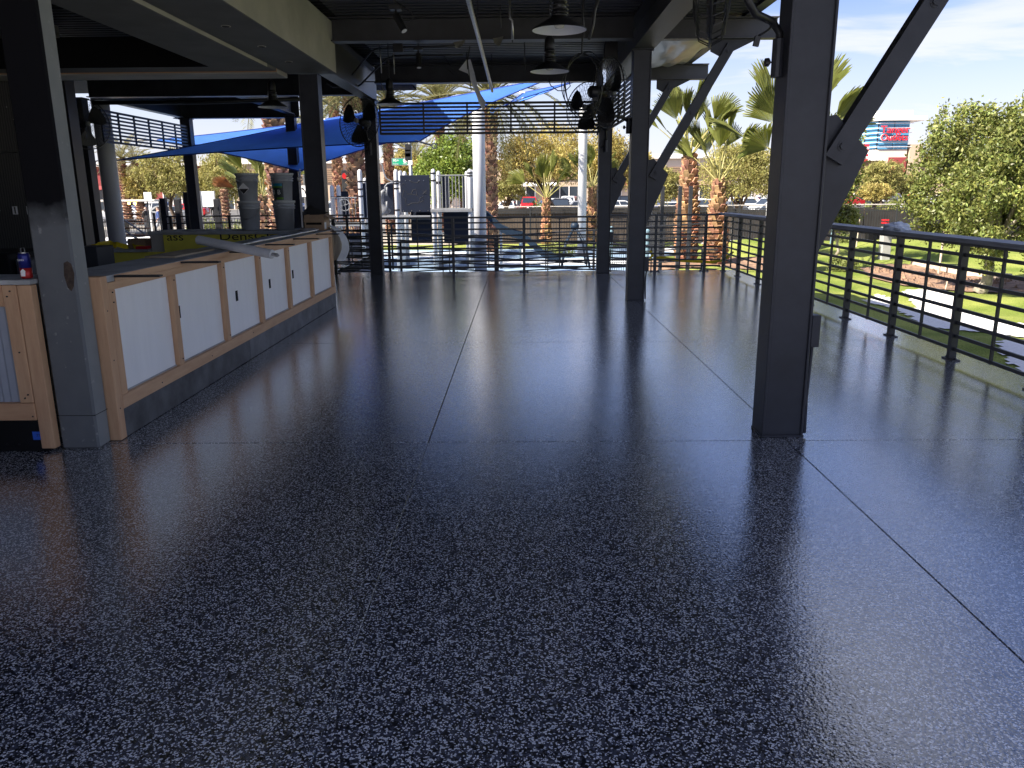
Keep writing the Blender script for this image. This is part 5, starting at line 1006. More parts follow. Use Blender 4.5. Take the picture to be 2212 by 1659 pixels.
# ------------------------------------------------------------------ foliage
def leaf_cloud(centres, per, sd, size, aspect=0.45, droop=0.0, seed=0, flat=0.0):
    r_ = np.random.default_rng(seed); C3 = np.asarray(centres); n = len(C3) * per
    c = np.repeat(C3, per, 0) + r_.normal(size=(n, 3)) * np.asarray(sd)
    a = r_.normal(size=(n, 3)); a[:, 2] -= droop; a /= np.linalg.norm(a, axis=1)[:, None]
    b = np.cross(a, r_.normal(size=(n, 3)) * (1 - flat) + np.array([0, 0, flat])); b /= np.linalg.norm(b, axis=1)[:, None]
    s = (size * r_.uniform(0.6, 1.3, n))[:, None]; nrm = np.cross(a, b)
    V = np.stack([c - a * s, c + b * s * aspect + nrm * s * .12, c + a * s, c - b * s * aspect + nrm * s * .12], 1).reshape(-1, 3)
    return V, np.arange(n * 4).reshape(-1, 4)
def crown_centres(n, rx, ry, rz, c, seed, hollow=0.45, lobes=7, amp=0.28, bottom=-0.75):
    r_ = np.random.default_rng(seed); d = r_.normal(size=(n * 3, 3)); d /= np.linalg.norm(d, axis=1)[:, None]; d = d[d[:, 2] > bottom][:n]
    L = r_.normal(size=(lobes, 3)); L /= np.linalg.norm(L, axis=1)[:, None]; k = np.max(np.clip(d @ L.T, 0, 1) ** 4, axis=1)
    rad = (1 - amp + amp * 1.6 * k) * (hollow + (1 - hollow) * r_.uniform(0, 1, len(d)) ** 0.5)
    return d * rad[:, None] * np.array([rx, ry, rz]) + np.asarray(c)
def limbs(mb, base, top, tips, r0_, n=9, seed=0, wig=0.08, fork=0.55):
    r_ = random.Random(seed); base, top = Vector(base), Vector(top); pts = [base.lerp(top, i / 5) + Vector((r_.uniform(-1, 1), r_.uniform(-1, 1), 0)) * wig * (i > 0) for i in range(6)]
    mb.tube(pts, [r0_ * (1.25 if i == 0 else 1 - 0.09 * i) for i in range(6)], 9)
    for q in r_.sample(list(range(len(tips))), min(n, len(tips))):
        e = Vector(tips[q]); s = pts[r_.choice((3, 4, 5))]; m = s.lerp(e, 0.5) + Vector((r_.uniform(-1, 1), r_.uniform(-1, 1), r_.uniform(0, 1))) * 0.12 * (e - s).length
        mb.tube([s, s.lerp(m, 0.5), m, e], [r0_ * fork, r0_ * fork * 0.8, r0_ * fork * 0.55, r0_ * 0.12], 6)
def tree(name, label, base, c, rad, leafmat, barkmat, nclump, per, sd, size, seed, r0_=0.12, droop=0.0, group=None, aspect=0.45, hollow=0.45, nl=9, amp=0.28, bottom=-0.75, wig=0.08):
    base, c = Vector(base), Vector(c); t = thing(name, label, 'tree', base, group=group); cc = crown_centres(nclump, *rad, c - base, seed, hollow, amp=amp, bottom=bottom)
    V, F = leaf_cloud(cc, per, sd, size, aspect, droop, seed); inst('crown', npmesh('crown', V, F, leafmat), t)
    mb = MB(); limbs(mb, (0, 0, 0), (c - base) - Vector((0, 0, rad[2] * 0.55)), [tuple(x) for x in cc], r0_, nl, seed, wig); mb.build('trunk', barkmat, t, True, True)
    return t
q = ground_pt(*Z5(1785, 825)); cx = at(2135, 415, q.y)
tree('shade_tree', 'large glossy green tree with a pale trunk rising from the soil bed', q, (cx.x + 0.42, q.y, cx.z + 0.14), (1.80, 1.6, 2.05), ficus, bark_pale, 760, 105, (0.09, 0.09, 0.10), 0.045, 29, 0.13, -0.3, hollow=0.42, amp=0.46, bottom=-0.85, nl=16)
q = ground_pt(*Z5(312, 430)); cx = at(1808, 360, q.y)
tree('street_tree', 'slim green tree between the large column and the glass tower', q, cx, (0.66, 0.65, 1.7), ficus, bark_pale, 190, 60, (0.16, 0.16, 0.15), 0.07, 22, 0.09, 0.2, nl=9, group=None)
cx = at(1812, 468, 25.0); tree('young_tree', 'small bushy green tree close behind the plank capped rail', (cx.x, 25, -0.6), cx, (0.62, 0.6, 0.48), ficus, bark_pale, 90, 50, (0.11, 0.11, 0.1), 0.055, 23, 0.05, 0.2)
cx = at(962, 372, 43.0); tree('broadleaf_tree', 'bright green leafy tree behind the play structure', (cx.x, 43, GP), cx, (1.65, 1.6, 1.95), greenleaf, bark, 260, 66, (0.22, 0.22, 0.2), 0.10, 24, 0.1, 0.2, amp=0.32)
MG = 'feathery mesquite trees along the parking lot'
def mesquite(label, px, py, hw, hh, Y, mat, seed, tx=None, n=1.0):
    k = Y / 1696.0; c = at(px, py, Y); rx, rz = hw * k, hh * k; b = at(tx if tx else px, 445, Y); b.z = GP
    t = tree('mesquite_tree', label, b, c, (rx, rx * 0.95, rz), mat, bark, int(150 * n), 62, (rx * 0.11, rx * 0.11, rz * 0.085), 0.0017 * Y + 0.02, seed, 0.0032 * Y * 0.9, 0.9, MG, 0.30, 0.35, 11, 0.36, -0.6, wig=0.25 * rx / 3)
    return t
for a in (('wide yellow mesquite tree with a dark leaning trunk beside the pale pole', 1165, 350, 96, 78, 52, mesq_y, 31, 1236, 1.7), ('small dark green mesquite beside the red pickup', 1098, 410, 40, 30, 60, mesq, 32, 1093, 0.6),
          ('yellow mesquite behind the far braced column', 1312, 350, 58, 86, 55, mesq_y, 33, 1330, 1.2), ('pale mesquite between the middle column and the fan palms', 1432, 400, 46, 52, 62, mesq, 34, 1425, 0.9),
          ('spreading mesquite with dark twisted trunks behind the fan palm', 1606, 378, 82, 88, 44, mesq, 35, 1590, 1.6), ('wispy mesquite below the glass tower', 1905, 385, 44, 40, 85, mesq, 36, None, 0.8), ('low wispy mesquite before the red wall', 1958, 402, 44, 30, 88, mesq, 37, None, 0.7),
          ('low yellow tree by the red car', 1893, 418, 34, 24, 70, mesq_y, 38, 1880, 0.7), ('mesquite behind the left stub columns', 362, 388, 58, 58, 58, mesq, 39, 375, 1.2), ('broad mesquite left of the stacked pails', 478, 392, 62, 66, 58, mesq, 40, 490, 1.3),
          ('small yellow mesquite beside the thin palms', 296, 408, 34, 38, 66, mesq_y, 41, 300, 0.6), ('mesquite right behind the stacked pails', 566, 402, 38, 46, 64, mesq, 42, None, 0.7), ('mesquite between the two braced columns', 1388, 372, 34, 52, 66, mesq_y, 43, None, 0.7),
          ('mesquite behind the street name sign', 880, 372, 40, 44, 62, mesq_y, 44, None, 0.7), ('mesquite behind the pale pole and date palm', 1035, 400, 30, 34, 70, mesq, 45, None, 0.5), ('mesquite hidden behind the large column', 1712, 372, 46, 60, 56, mesq_y, 46, None, 0.8)): mesquite(*a)

# ------------------------------------------------------------------ palms
def booted_trunk(t, h, r_base, r_mid, r_top, seed, mat, rows=None, boot_len=0.22, lean=(0, 0)):
    r_ = random.Random(seed); n = 10; rad = [r_base + (r_mid - r_base) * min(1, i / 3) if i < 4 else r_mid + (r_top - r_mid) * (i - 3) / (n - 3) for i in range(n + 1)]
    pts = [Vector((lean[0] * (i / n) ** 1.5, lean[1] * i / n, h * i / n)) for i in range(n + 1)]
    mb = MB(); mb.tube(pts, [r * 0.9 for r in rad], 14); mb.build('trunk', trunkm, t, True, True)
    rows = rows or int(h / 0.115); mb = MB()
    for j in range(rows):
        f = j / rows; z = h * f; i = min(int(f * n), n - 1); rr = rad[i] + (rad[i + 1] - rad[i]) * (f * n - i); m = max(6, int(2 * PI * rr / 0.20)); ctr = pts[i].lerp(pts[i + 1], f * n - i)
        for k in range(m):
            a = 2 * PI * (k + 0.5 * (j % 2)) / m + r_.uniform(-.12, .12); e = Vector((math.cos(a), math.sin(a), 0)); s = Vector((-e.y, e.x, 0)); w = 2 * PI * rr / m * 0.52; L = boot_len * r_.uniform(0.7, 1.2); o = rr * r_.uniform(0.14, 0.34) + 0.03
            b = ctr + e * rr * 0.86; b.z = z; tp = b + e * (o + rr * 0.08) + Vector((0, 0, L)) + s * r_.uniform(-.03, .03); th = e * 0.035
            mb.add([b - s * w, b + s * w, tp + s * w * 0.62, tp - s * w * 0.62, b - s * w * 0.9 - th, b + s * w * 0.9 - th, tp + s * w * 0.5 - th * 1.3 + Vector((0, 0, .02)), tp - s * w * 0.5 - th * 1.3 + Vector((0, 0, .02))], [(0, 1, 2, 3), (3, 2, 6, 7), (0, 3, 7, 4), (1, 5, 6, 2)])
    tag(mb.build('leaf_bases', mat, t, False, True), kind='stuff'); return pts[-1]
def fan_mesh(seed, spread=95, pet=1.15, rad=0.92, dry=False):
    """one palm leaf: stalk plus pleated fan with split tips; local +Z is the leaf direction, it bows towards +X"""
    r_ = random.Random(seed); mb = MB(); n = 22; bow = lambda s: 0.10 * s * s
    mb.cur = 0; mb.tube([(bow(pet * i / 5), 0, pet * i / 5) for i in range(6)], [0.030, 0.024, 0.019, 0.016, 0.014, 0.012], 6)
    o = Vector((bow(pet), 0, pet)); mb.cur = 1
    for i in range(n):
        a0, a1 = R(spread) * ((i) / n - 0.5), R(spread) * ((i + 1) / n - 0.5); am = (a0 + a1) / 2; Rm = rad * (1 - 0.16 * abs(am) / R(spread) * 2) * r_.uniform(0.93, 1.04); fold = 0.026
        pt = lambda a, q, f: o + Vector((0.10 * q * q + f + 0.05 * abs(a), q * math.sin(a), q * math.cos(a)))
        s = 0.66 * Rm; mb.add([pt(am, 0.01, 0), pt(a0, s, -fold), pt(am, s, fold), pt(a1, s, -fold)], [(0, 1, 2), (0, 2, 3)])
        dr = r_.uniform(0.0, 0.10); mb.add([pt(a0, s, -fold), pt(am, s, fold), pt(a1, s, -fold), pt(am + r_.uniform(-.02, .02), Rm, dr), pt((a0 + am) / 2, Rm * 0.94, dr * .6), pt((a1 + am) / 2, Rm * 0.94, dr * .6)], [(0, 1, 3, 4), (1, 2, 5, 3)])
    return mb.mesh('fan_leaf', [petiole, fan_dry if dry else fanleaf])
FAN = [fan_mesh(i, s) for i, s in enumerate((78, 64, 52, 88))]; FAN_DRY = fan_mesh(9, 60, dry=True); FAN_CLOSED = [fan_mesh(20 + i, 34) for i in range(2)]
def fan_palm(label, top, base_z, rb, rm, rt, nleaf, sc, seed, tilt=(8, 62), boots=boot, dry=0, leaves=None):
    top = Vector(top); r_ = random.Random(seed); base = Vector((top.x, top.y, base_z)); t = thing('fan_palm', label, 'palm', base, group='fan palms around the playground'); h = top.z - base_z
    booted_trunk(t, h, rb, rm, rt, seed, boots)
    for k in range(nleaf):
        if leaves and k < len(leaves): az, el = leaves[k]
        else: az, el = k * 137.5 + r_.uniform(-12, 12), tilt[0] + (tilt[1] - tilt[0]) * (k / max(1, nleaf - 1)) ** 0.8 + r_.uniform(-5, 5)
        me = FAN_DRY if k >= nleaf - dry else (r_.choice(FAN) if r_.random() < 0.78 else r_.choice(FAN_CLOSED))
        o = inst('frond', me, t); s = sc * r_.uniform(0.86, 1.1); o.matrix_local = Matrix.Translation((0, 0, h - 0.03)) @ Matrix.Rotation(R(az), 4, 'Z') @ Matrix.Rotation(R(el), 4, 'Y') @ Matrix.Rotation(R(r_.uniform(-70, 70)), 4, 'Z') @ Matrix.Scale(s, 4)
    return t
fan_palm('tall fan palm with a thick orange brown trunk behind the corner rail', at(1490, 340, 24.9), G, 0.30, 0.33, 0.17, 13, 1.12, 51, (3, 46))
fan_palm('shorter fan palm with open green fans beside the taller one', at(1553, 394, 24.2), G, 0.34, 0.30, 0.13, 10, 1.05, 52, (5, 46))
fan_palm('fan palm mostly hidden behind the large column, its fans spreading either side', at(1716, 352, 21.5), -0.6, 0.3, 0.3, 0.16, 13, 1.3, 53, (10, 66))
fan_palm('small fan palm standing in front of the screened fence', at(1180, 430, 34.3), G, 0.22, 0.18, 0.12, 11, 0.95, 54, (5, 55))
fan_palm('small fan palm peeking out beside the pale pole', at(1280, 408, 34.3), G, 0.24, 0.2, 0.13, 13, 0.95, 55, (5, 55))
fan_palm('fan palm with orange dry leaves behind the stacked pails', at(567, 428, 27.0), G, 0.25, 0.2, 0.13, 13, 0.9, 56, (5, 60), dry=3)
def date_frond(seed, L=2.6, mat=None, nl=44, droop=0.34, ll=0.42):
    r_ = random.Random(seed); mb = MB(); P = lambda s: Vector((L * s * (1 - 0.12 * s), 0, L * (0.16 * s - droop * s ** 2.3))); pts = [P(i / 9) for i in range(10)]
    mb.tube(pts, [0.032 * (1 - 0.09 * i) for i in range(10)], 5)
    for i in range(nl):
        s = 0.12 + 0.88 * i / nl; p = P(s); d = (P(min(1, s + .02)) - P(s - .02)).normalized(); l_ = ll * math.sin(PI * (0.12 + 0.80 * s)) * r_.uniform(0.85, 1.1)
        for g in (-1, 1):
            e = (d * 0.72 + Vector((0, g * 0.75, 0.22 + r_.uniform(-.12, .2)))).normalized(); w = Vector((0, 0, 1)).cross(e).normalized() * 0.016; q = p + e * l_ - Vector((0, 0, 0.10 * l_ * 2)); m = p + e * l_ * 0.5
            mb.add([p, m + w, q, m - w], [(0, 1, 2, 3)])
    return mb.mesh('date_frond', mat or dateleaf)
DF = [date_frond(i, 2.7, dateleaf, droop=d) for i, d in enumerate((0.15, 0.34, 0.52))]; DFF = [date_frond(10 + i, 2.4, date_far, 30, d) for i, d in enumerate((0.2, 0.45))]
def date_palm(label, top, base_z, rb, rt, nf, sc, seed, near=True, lean=0.0, bl=0.17):
    top = Vector(top); r_ = random.Random(seed); t = thing('date_palm', label, 'palm', (top.x, top.y, base_z), group='date palms beyond the playground'); h = top.z - base_z
    booted_trunk(t, h, rb, (rb + rt) / 2, rt, seed, boot_pale, rows=int(h / (0.14 if near else 0.22)), boot_len=bl if near else 0.14)
    for k in range(nf):
        f = k / nf; el = -68 + 105 * f + r_.uniform(-8, 8); az = k * 137.5 + r_.uniform(-10, 10); me = r_.choice(DF if near else DFF)
        o = inst('frond', me, t); o.matrix_local = Matrix.Translation((0, 0, h)) @ Matrix.Rotation(R(az), 4, 'Z') @ Matrix.Rotation(R(el), 4, 'Y') @ Matrix.Scale(sc * r_.uniform(0.9, 1.1), 4)
for a in (('date palm with a shaggy dark trunk right behind the thick pale pole', at(1057, 205, 30.0), G, 0.20, 0.24, 46, 1.15, 61), ('stout date palm with a sunlit trunk behind the far left column', at(760, 195, 26.5), G, 0.30, 0.26, 46, 1.0, 62),
          ('date palm with a slim pale trunk left of the stout one', at(720, 215, 44.0), GP, 0.27, 0.24, 40, 1.25, 63), ('date palm rising behind the street name sign', at(834, 215, 46.0), GP, 0.28, 0.24, 40, 1.2, 64),
          ('date palm above the bright green tree', at(948, 218, 50.0), GP, 0.28, 0.26, 44, 1.5, 65), ('date palm with a broad trunk behind the pails, crown hidden by the roof', at(584, 170, 24.0), G, 0.30, 0.28, 30, 1.0, 66)): date_palm(*a)
for a in (('slim far date palm at the edge of the white pole', at(262, 342, 66.0), GP, 0.38, 0.30, 26, 1.1, 67, False), ('slim far date palm right of its twin by the white pole', at(291, 352, 66.0), GP, 0.36, 0.28, 26, 1.05, 68, False), ('far date palm with drooping pale fronds beside the bright green tree', at(900, 340, 72.0), GP, 0.4, 0.35, 34, 1.3, 69, False),
          ('far date palm behind the signal mast', at(868, 318, 78.0), GP, 0.4, 0.35, 30, 1.3, 70, False), ('far date palm right of the bright green tree', at(1000, 300, 74.0), GP, 0.4, 0.35, 30, 1.3, 71, False), ('far date palm within the mesquites left of the pails', at(483, 408, 56.0), GP, 0.30, 0.26, 10, 0.6, 72, False)): date_palm(*a)
def bush(label, c, r, mat, seed, grp=None, cat='shrub'):
    c = Vector(c); cc = crown_centres(40, r, r, r * 0.7, (0, 0, r * 0.45), seed, 0.4); V, F = leaf_cloud(cc, 34, (r * .13,) * 3, r * 0.09, 0.4, 0.0, seed); o = inst('shrub', npmesh('shrub', V, F, mat), None, c); tag(o, label, cat, grp); return o
for i, (px, py, Y, r) in enumerate(((560, 452, 50, 0.9), (520, 454, 50, 0.7), (600, 455, 50, 0.8), (470, 452, 48, 0.8), (430, 452, 48, 0.9))): q = at(px, py, Y); bush('low yellow green shrub beside the road behind the bar', (q.x, Y, GP), r, shrub_m, 80 + i, 'shrubs along the road')
for i, (zx, zy, r, lab) in enumerate(((470, 640, 0.34, 'bushy pale plant at the near edge of the soil bed'), (580, 650, 0.30, 'smaller plant crowded beside the bushy pale plant'), (540, 380, 0.4, 'leafy plant on the lawn behind the leaning stake'))): q = ground_pt(*Z5(zx, zy)); bush(lab, q, r, shrub_m, 90 + i, 'small plants on the lawn', 'plant')
q = at(1228, 560, 27.5); bush('loose pale shrub beside the blue climber', (q.x - 0.3, 27.5, G), 0.5, shrub_m, 97); q = at(1160, 452, 60); bush('grey green shrub beside the red pickup', (q.x, 60, GP), 1.3, shrub_m, 98)
for i, (px, Y) in enumerate(((1925, 78), (1960, 78), (1890, 76))): q = at(px, 440, Y); bush('grey green desert shrub beside the red kerb', (q.x, Y, GP), 1.0, shrub_m, 100 + i, 'shrubs by the red kerb')
# ------------------------------------------------------------------ shopping centre
mall = thing('mall_building', 'long tan shopping building with a white cornice across the parking lot', 'building', (-10, 131, GP))
for x0, x1, h, m in ((-75, -48, 6.6, redwall), (-47.99, -20, 6.8, tanwall), (-19.99, -4, 7.6, palewall), (-3.99, 14, 6.9, tanwall), (14.01, 40, 7.1, palewall), (40.01, 58, 6.5, brownslat)):
    mb = MB(); mb.box(x0, x1, 131, 150, GP, h - 0.7); mb.build('wall', m, mall)
    mb = MB(); mb.box(x0 - 0.3, x1 + 0.3, 130.3, 150, h - 0.69, h); mb.build('cornice', cornice, mall)
for x0, x1, z0, z1 in ((-66, -50, 3.0, 5.2), (-46, -30, 3.2, 5.4), (-3, 12, 3.4, 5.6), (16, 38, 3.2, 5.2), (41, 57, 1.2, 4.6)):
    for i in range(7): z = z0 + (z1 - z0) * i / 7; mb = MB(); mb.box(x0, x1, 130.75 - 0.02 * i, 130.99, z, z + (z1 - z0) / 7 * 0.72); mb.build('siding_board', brownslat, mall)
for i, x in enumerate(range(-72, 56, 7)):
    mb = MB(); mb.box(x, x + 4.6, 130.9, 130.98, GP, 2.2); w_ = mb.build('shop_window', darkglass, mall)
    for k in range(4): mb = MB(); mb.box(x + 1.5 * k - 0.05, x + 1.5 * k + 0.1, 130.82, 130.9, GP, 2.25); mb.build('mullion', cornice, w_)
for i, x in enumerate(range(-70, 50, 14)): mb = MB(); mb.add([(x, 130.7, 2.9), (x + 6, 130.7, 2.9), (x + 6, 129.0, 2.3), (x, 129.0, 2.3)], [(0, 1, 2, 3)]); mb.build('awning', (redwall, brownslat, cornice)[i % 3], mall)
# glass tower with the sign
tx0 = at(1896, 300, 150); tx1 = at(1962, 300, 150); xa, xb = tx0.x, tx1.x; YT = 150
zg0, zg1 = at(1925, 323, YT).z, at(1925, 262, YT).z
tw = thing('sign_tower', 'blue glass corner tower with a flat white canopy and red lettering', 'tower', ((xa + xb) / 2, YT + 3, GP))
lx, ly = at(1868, 300, YT).x, YT + 5.0
mb = MB(); mb.prism([(xa, YT), (xb, YT), (xb + 0.5, YT + 8), (lx, YT + 9), (lx, ly)], (0, 0, zg0), (1, 0, 0), (0, 1, 0), (0, 0, zg1 - zg0)); mb.build('core', steel, tw)
ncol, nrow = 2, 6
for j in range(nrow):
    z0, z1 = zg0 + (zg1 - zg0) * j / nrow + 0.06, zg0 + (zg1 - zg0) * (j + 1) / nrow - 0.06
    for i in range(ncol): mb = MB(); mb.box(xa + (xb - xa) * i / ncol + 0.06, xa + (xb - xa) * (i + 1) / ncol - 0.06, YT - 0.12, YT - 0.02, z0, z1); mb.build('pane', towerglass, tw)
    for i in range(2):
        a, b = Vector((xa, YT, 0)).lerp(Vector((lx, ly, 0)), i / 2 + 0.02), Vector((xa, YT, 0)).lerp(Vector((lx, ly, 0)), i / 2 + 0.48); nrm = Vector((a.y - b.y, b.x - a.x, 0)).normalized(); nrm = nrm if nrm.y < 0 else -nrm; o_ = nrm * 0.1
        mb = MB(); mb.add([a + o_ + Vector((0, 0, z0)), b + o_ + Vector((0, 0, z0)), b + o_ + Vector((0, 0, z1)), a + o_ + Vector((0, 0, z1))], [(0, 1, 2, 3)]); mb.build('pane', towerglass, tw)
    z = zg0 + (zg1 - zg0) * (j + 0.55) / nrow; mb = MB(); mb.box(xa - 0.2, xb + 0.5, YT - 0.55, YT - 0.35, z - 0.045, z + 0.045); mb.bar((xa - 0.2, YT - 0.45, z), (lx - 0.3, ly - 0.4, z), 0.2, 0.09); mb.build('sun_louvre', cornice, tw)
mb = MB(); mb.prism([(xa - 0.3, YT - 0.9), (xb + 2.6, YT - 0.9), (xb + 2.8, YT + 8), (lx - 1, YT + 9), (lx - 1.0, ly - 0.8)], (0, 0, zg1 + 0.1), (1, 0, 0), (0, 1, 0), (0, 0, 0.75)); mb.prism([(xa + 0.3, YT - 0.2), (xb + 0.3, YT - 0.2), (xb + 0.3, YT + 7), (lx, YT + 8), (lx, ly)], (0, 0, zg1 + 0.86), (1, 0, 0), (0, 1, 0), (0, 0, 1.0)); mb.build('canopy', cornice, tw)
mb = MB(); mb.prism([(lx - 1.2, ly - 0.3), (lx - 0.05, ly - 0.6), (lx - 0.05, YT + 9.2), (lx - 1.2, YT + 9)], (0, 0, GP), (1, 0, 0), (0, 1, 0), (0, 0, zg1 - GP + 0.09)); mb.build('side_fin', cornice, tw)
mb = MB(); mb.prism([(xa - 0.1, YT - 0.2), (xb - 0.1, YT - 0.2), (xb, YT + 8), (lx, YT + 9), (lx, ly - 0.2)], (0, 0, GP), (1, 0, 0), (0, 1, 0), (0, 0, zg0 - GP - 0.02)); mb.build('plinth', palewall, tw)
mb = MB(); mb.box(xa + 2.2, xb - 0.1, YT - 0.35, YT - 0.21, GP, at(1925, 340, YT).z); mb.build('red_base', redwall, tw)
q = at(1925, 285, YT); lettering('sign_letters', 'Tanger', letter_red, tw, (q.x + 0.35, YT - 0.85, at(1925, 281, YT).z), (PI / 2, 0, 0), 1.85, 0.12, sx=1.0)
lettering('sign_letters', 'Outlets', letter_red, tw, (q.x + 0.3, YT - 0.85, at(1925, 298, YT).z), (PI / 2, 0, 0), 1.6, 0.10, sx=1.0)
lettering('sign_letters', 'Outlets', letter_white, tw, (q.x + 0.3, YT - 0.72, at(1925, 298, YT).z), (PI / 2, 0, 0), 1.66, 0.04, sx=1.0)
wing = thing('mall_wing', 'low red walled wing with a white band beside the glass tower', 'building', (xb + 12, YT + 4, GP))
mb = MB(); mb.box(xb + 0.3, xb + 2.6, YT - 0.5, YT + 6, GP, at(1970, 312, YT).z); mb.build('pillar', tanwall, wing)
mb = MB(); mb.box(xb + 2.61, xb + 40, YT + 1, YT + 20, GP, at(2000, 353, YT).z); mb.build('lower_wall', tanwall, wing)
mb = MB(); mb.box(xb + 2.61, xb + 40, YT + 0.7, YT + 20, at(2000, 352.5, YT).z, at(2000, 339, YT).z); mb.build('upper_wall', redwall, wing)
mb = MB(); mb.box(xb + 2.61, xb + 40, YT + 0.5, YT + 0.69, at(2000, 353.5, YT).z, at(2000, 352, YT).z).box(xb + 2.61, xb + 40, YT + 0.5, YT + 20, at(2000, 338.9, YT).z, at(2000, 338, YT).z); mb.build('white_band', cornice, wing)
# flag, stop sign, pylon sign
q = at(1860, 330, 120); t = thing('flag', 'striped flag on a thin pole left of the glass tower', 'flag', (q.x, 120, GP))
mb = MB(); mb.tube([(q.x - 1.0, 120, GP), (q.x - 1.0, 120, q.z + 1.6)], 0.06, 8); mb.build('pole', galv, t)
for k in range(7): mb = MB(); mb.box(q.x - 0.93, q.x + 1.1, 119.97, 120.03, q.z - 1.2 + 0.34 * k, q.z - 0.87 + 0.34 * k); mb.build('stripe', flagred if k % 2 == 0 else flagwhite, t)
mb = MB(); mb.box(q.x - 0.92, q.x - 0.1, 119.94, 120.06, q.z + 0.17, q.z + 1.18); mb.build('canton', flagblue, t)
q = at(1979, 400, 105); t = thing('stop_sign', 'red octagonal stop sign beside the grey sedan', 'sign', (q.x, 105, GP))
mb = MB(); mb.prism([(0.62 * math.cos(R(22.5 + 45 * k)), 0.62 * math.sin(R(22.5 + 45 * k))) for k in range(8)], (q.x, 104.95, q.z), (1, 0, 0), (0, 0, 1), (0, 0.03, 0)); mb.build('plate', letter_red, t)
mb = MB(); mb.tube([(q.x, 105.02, GP), (q.x, 105.02, q.z + 0.5)], 0.05, 8); mb.build('post', galv, t); lettering('sign_text', 'STOP', letter_white, t, (q.x, 104.94, q.z), (PI / 2, 0, 0), 0.42, 0.005)
q = at(1964, 408, 104); t = thing('pylon_sign', 'narrow red and white pylon sign beside the stop sign', 'sign', (q.x, 104, GP)); mb = MB(); mb.cbox(q.x - 0.75, q.x + 0.75, 104, 104.4, GP, at(1964, 392, 104).z, 0.05); mb.build('slab', flagwhite, t)
for k in range(5): z = GP + 0.5 + 0.5 * k; mb = MB(); mb.box(q.x - 0.3, q.x + 0.6, 103.95, 103.99, z, z + 0.26); mb.build('red_line', letter_red, t)
q = at(1669, 400, 95); t = thing('banner_post', 'red and white vertical banner on a pole beyond the fan palms', 'banner', (q.x, 95, GP)); mb = MB(); mb.tube([(q.x, 95, GP), (q.x, 95, q.z + 2.6)], 0.09, 8); mb.build('pole', galv, t); mb = MB(); mb.box(q.x - 0.5, q.x + 0.5, 94.85, 94.9, q.z - 0.9, q.z + 0.9); mb.build('red_cloth', letter_red, t); mb = MB(); mb.box(q.x - 0.9, q.x + 0.5, 94.85, 94.9, q.z + 0.91, q.z + 2.4); mb.build('white_cloth', flagwhite, t)
mb = MB(); q = at(1900, 444, 80); mb.box(q.x - 6, q.x + 4.5, 79.8, 80.1, GP, GP + 0.55); tag(mb.build('red_kerb_wall', brick_red), 'low red kerb wall at the edge of the parking lot', 'kerb')

# ------------------------------------------------------------------ street sign on its signal mast
Z8 = lambda x, y: ((1500 + x * .22604) / 1.8228, (500 + y * .22604) / 1.8228)
YS = 40.0
a, b = at(*Z8(185, 540), YS), at(*Z8(475, 672), YS); mx = at(*Z8(513, 600), YS).x
sg = thing('signal_mast', 'signal mast carrying a green street name sign and traffic lights', 'traffic signal', (mx, YS, GP))
mb = MB(); mb.tube([(mx, YS, GP), (mx, YS, at(*Z8(505, 190), YS).z)], [0.12, 0.08], 12); mb.build('mast', galv, sg, True)
mb = MB(); mb.tube([(mx, YS, at(*Z8(490, 400), YS).z), at(*Z8(350, 360), YS), at(*Z8(200, 345), YS)], [0.06, 0.05, 0.04], 8); mb.build('lamp_arm', galv, sg, True)
mb = MB(); mb.cbox(a.x, b.x, YS - 0.03, YS + 0.03, b.z, a.z, 0.01); pl = mb.build('sign_plate', galv, sg)
mb = MB(); mb.box(a.x + 0.04, b.x - 0.04, YS - 0.036, YS - 0.031, b.z + 0.04, a.z - 0.04); mb.build('sign_face', signgreen, pl)
W_ = b.x - a.x; cz = (a.z + b.z) / 2; H_ = a.z - b.z
lettering('sign_text', '95', letter_white, sg, (a.x + W_ * 0.20, YS - 0.042, cz + H_ * 0.14), (PI / 2, 0, 0), H_ * 0.52, 0.002); lettering('sign_text', 'th', letter_white, sg, (a.x + W_ * 0.385, YS - 0.042, cz + H_ * 0.19), (PI / 2, 0, 0), H_ * 0.34, 0.002)
lettering('sign_text', 'Avenue', letter_white, sg, (a.x + W_ * 0.25, YS - 0.042, cz - H_ * 0.28), (PI / 2, 0, 0), H_ * 0.24, 0.002); lettering('sign_text', '9500 N', letter_white, sg, (a.x + W_ * 0.80, YS - 0.042, cz - H_ * 0.28), (PI / 2, 0, 0), H_ * 0.17, 0.002)
mb = MB(); mb.lathe([(0.001, 0), (H_ * 0.26, 0), (H_ * 0.26, 0.003)], (a.x + W_ * 0.82, YS - 0.042, cz + H_ * 0.12), 20, axis='y'); mb.build('city_emblem', letter_white, sg); lettering('emblem_letter', 'G', letter_red, sg, (a.x + W_ * 0.82, YS - 0.045, cz + H_ * 0.12), (PI / 2, 0, 0), H_ * 0.46, 0.002)
for zx, zy in ((470, 365), (470, 460), (470, 520)):
    q = at(*Z8(zx, zy), YS); mb = MB(); mb.cbox(q.x - 0.12, q.x + 0.16, YS - 0.2, YS + 0.1, q.z - 0.17, q.z + 0.17, 0.01); mb.build('signal_head', black, sg)
q = at(*Z8(520, 625), YS); mb = MB(); mb.cbox(q.x - 0.1, q.x + 0.12, YS - 0.25, YS - 0.13, q.z - 0.1, q.z + 0.1, 0.02); mb.build('push_box', shadewhite, sg)
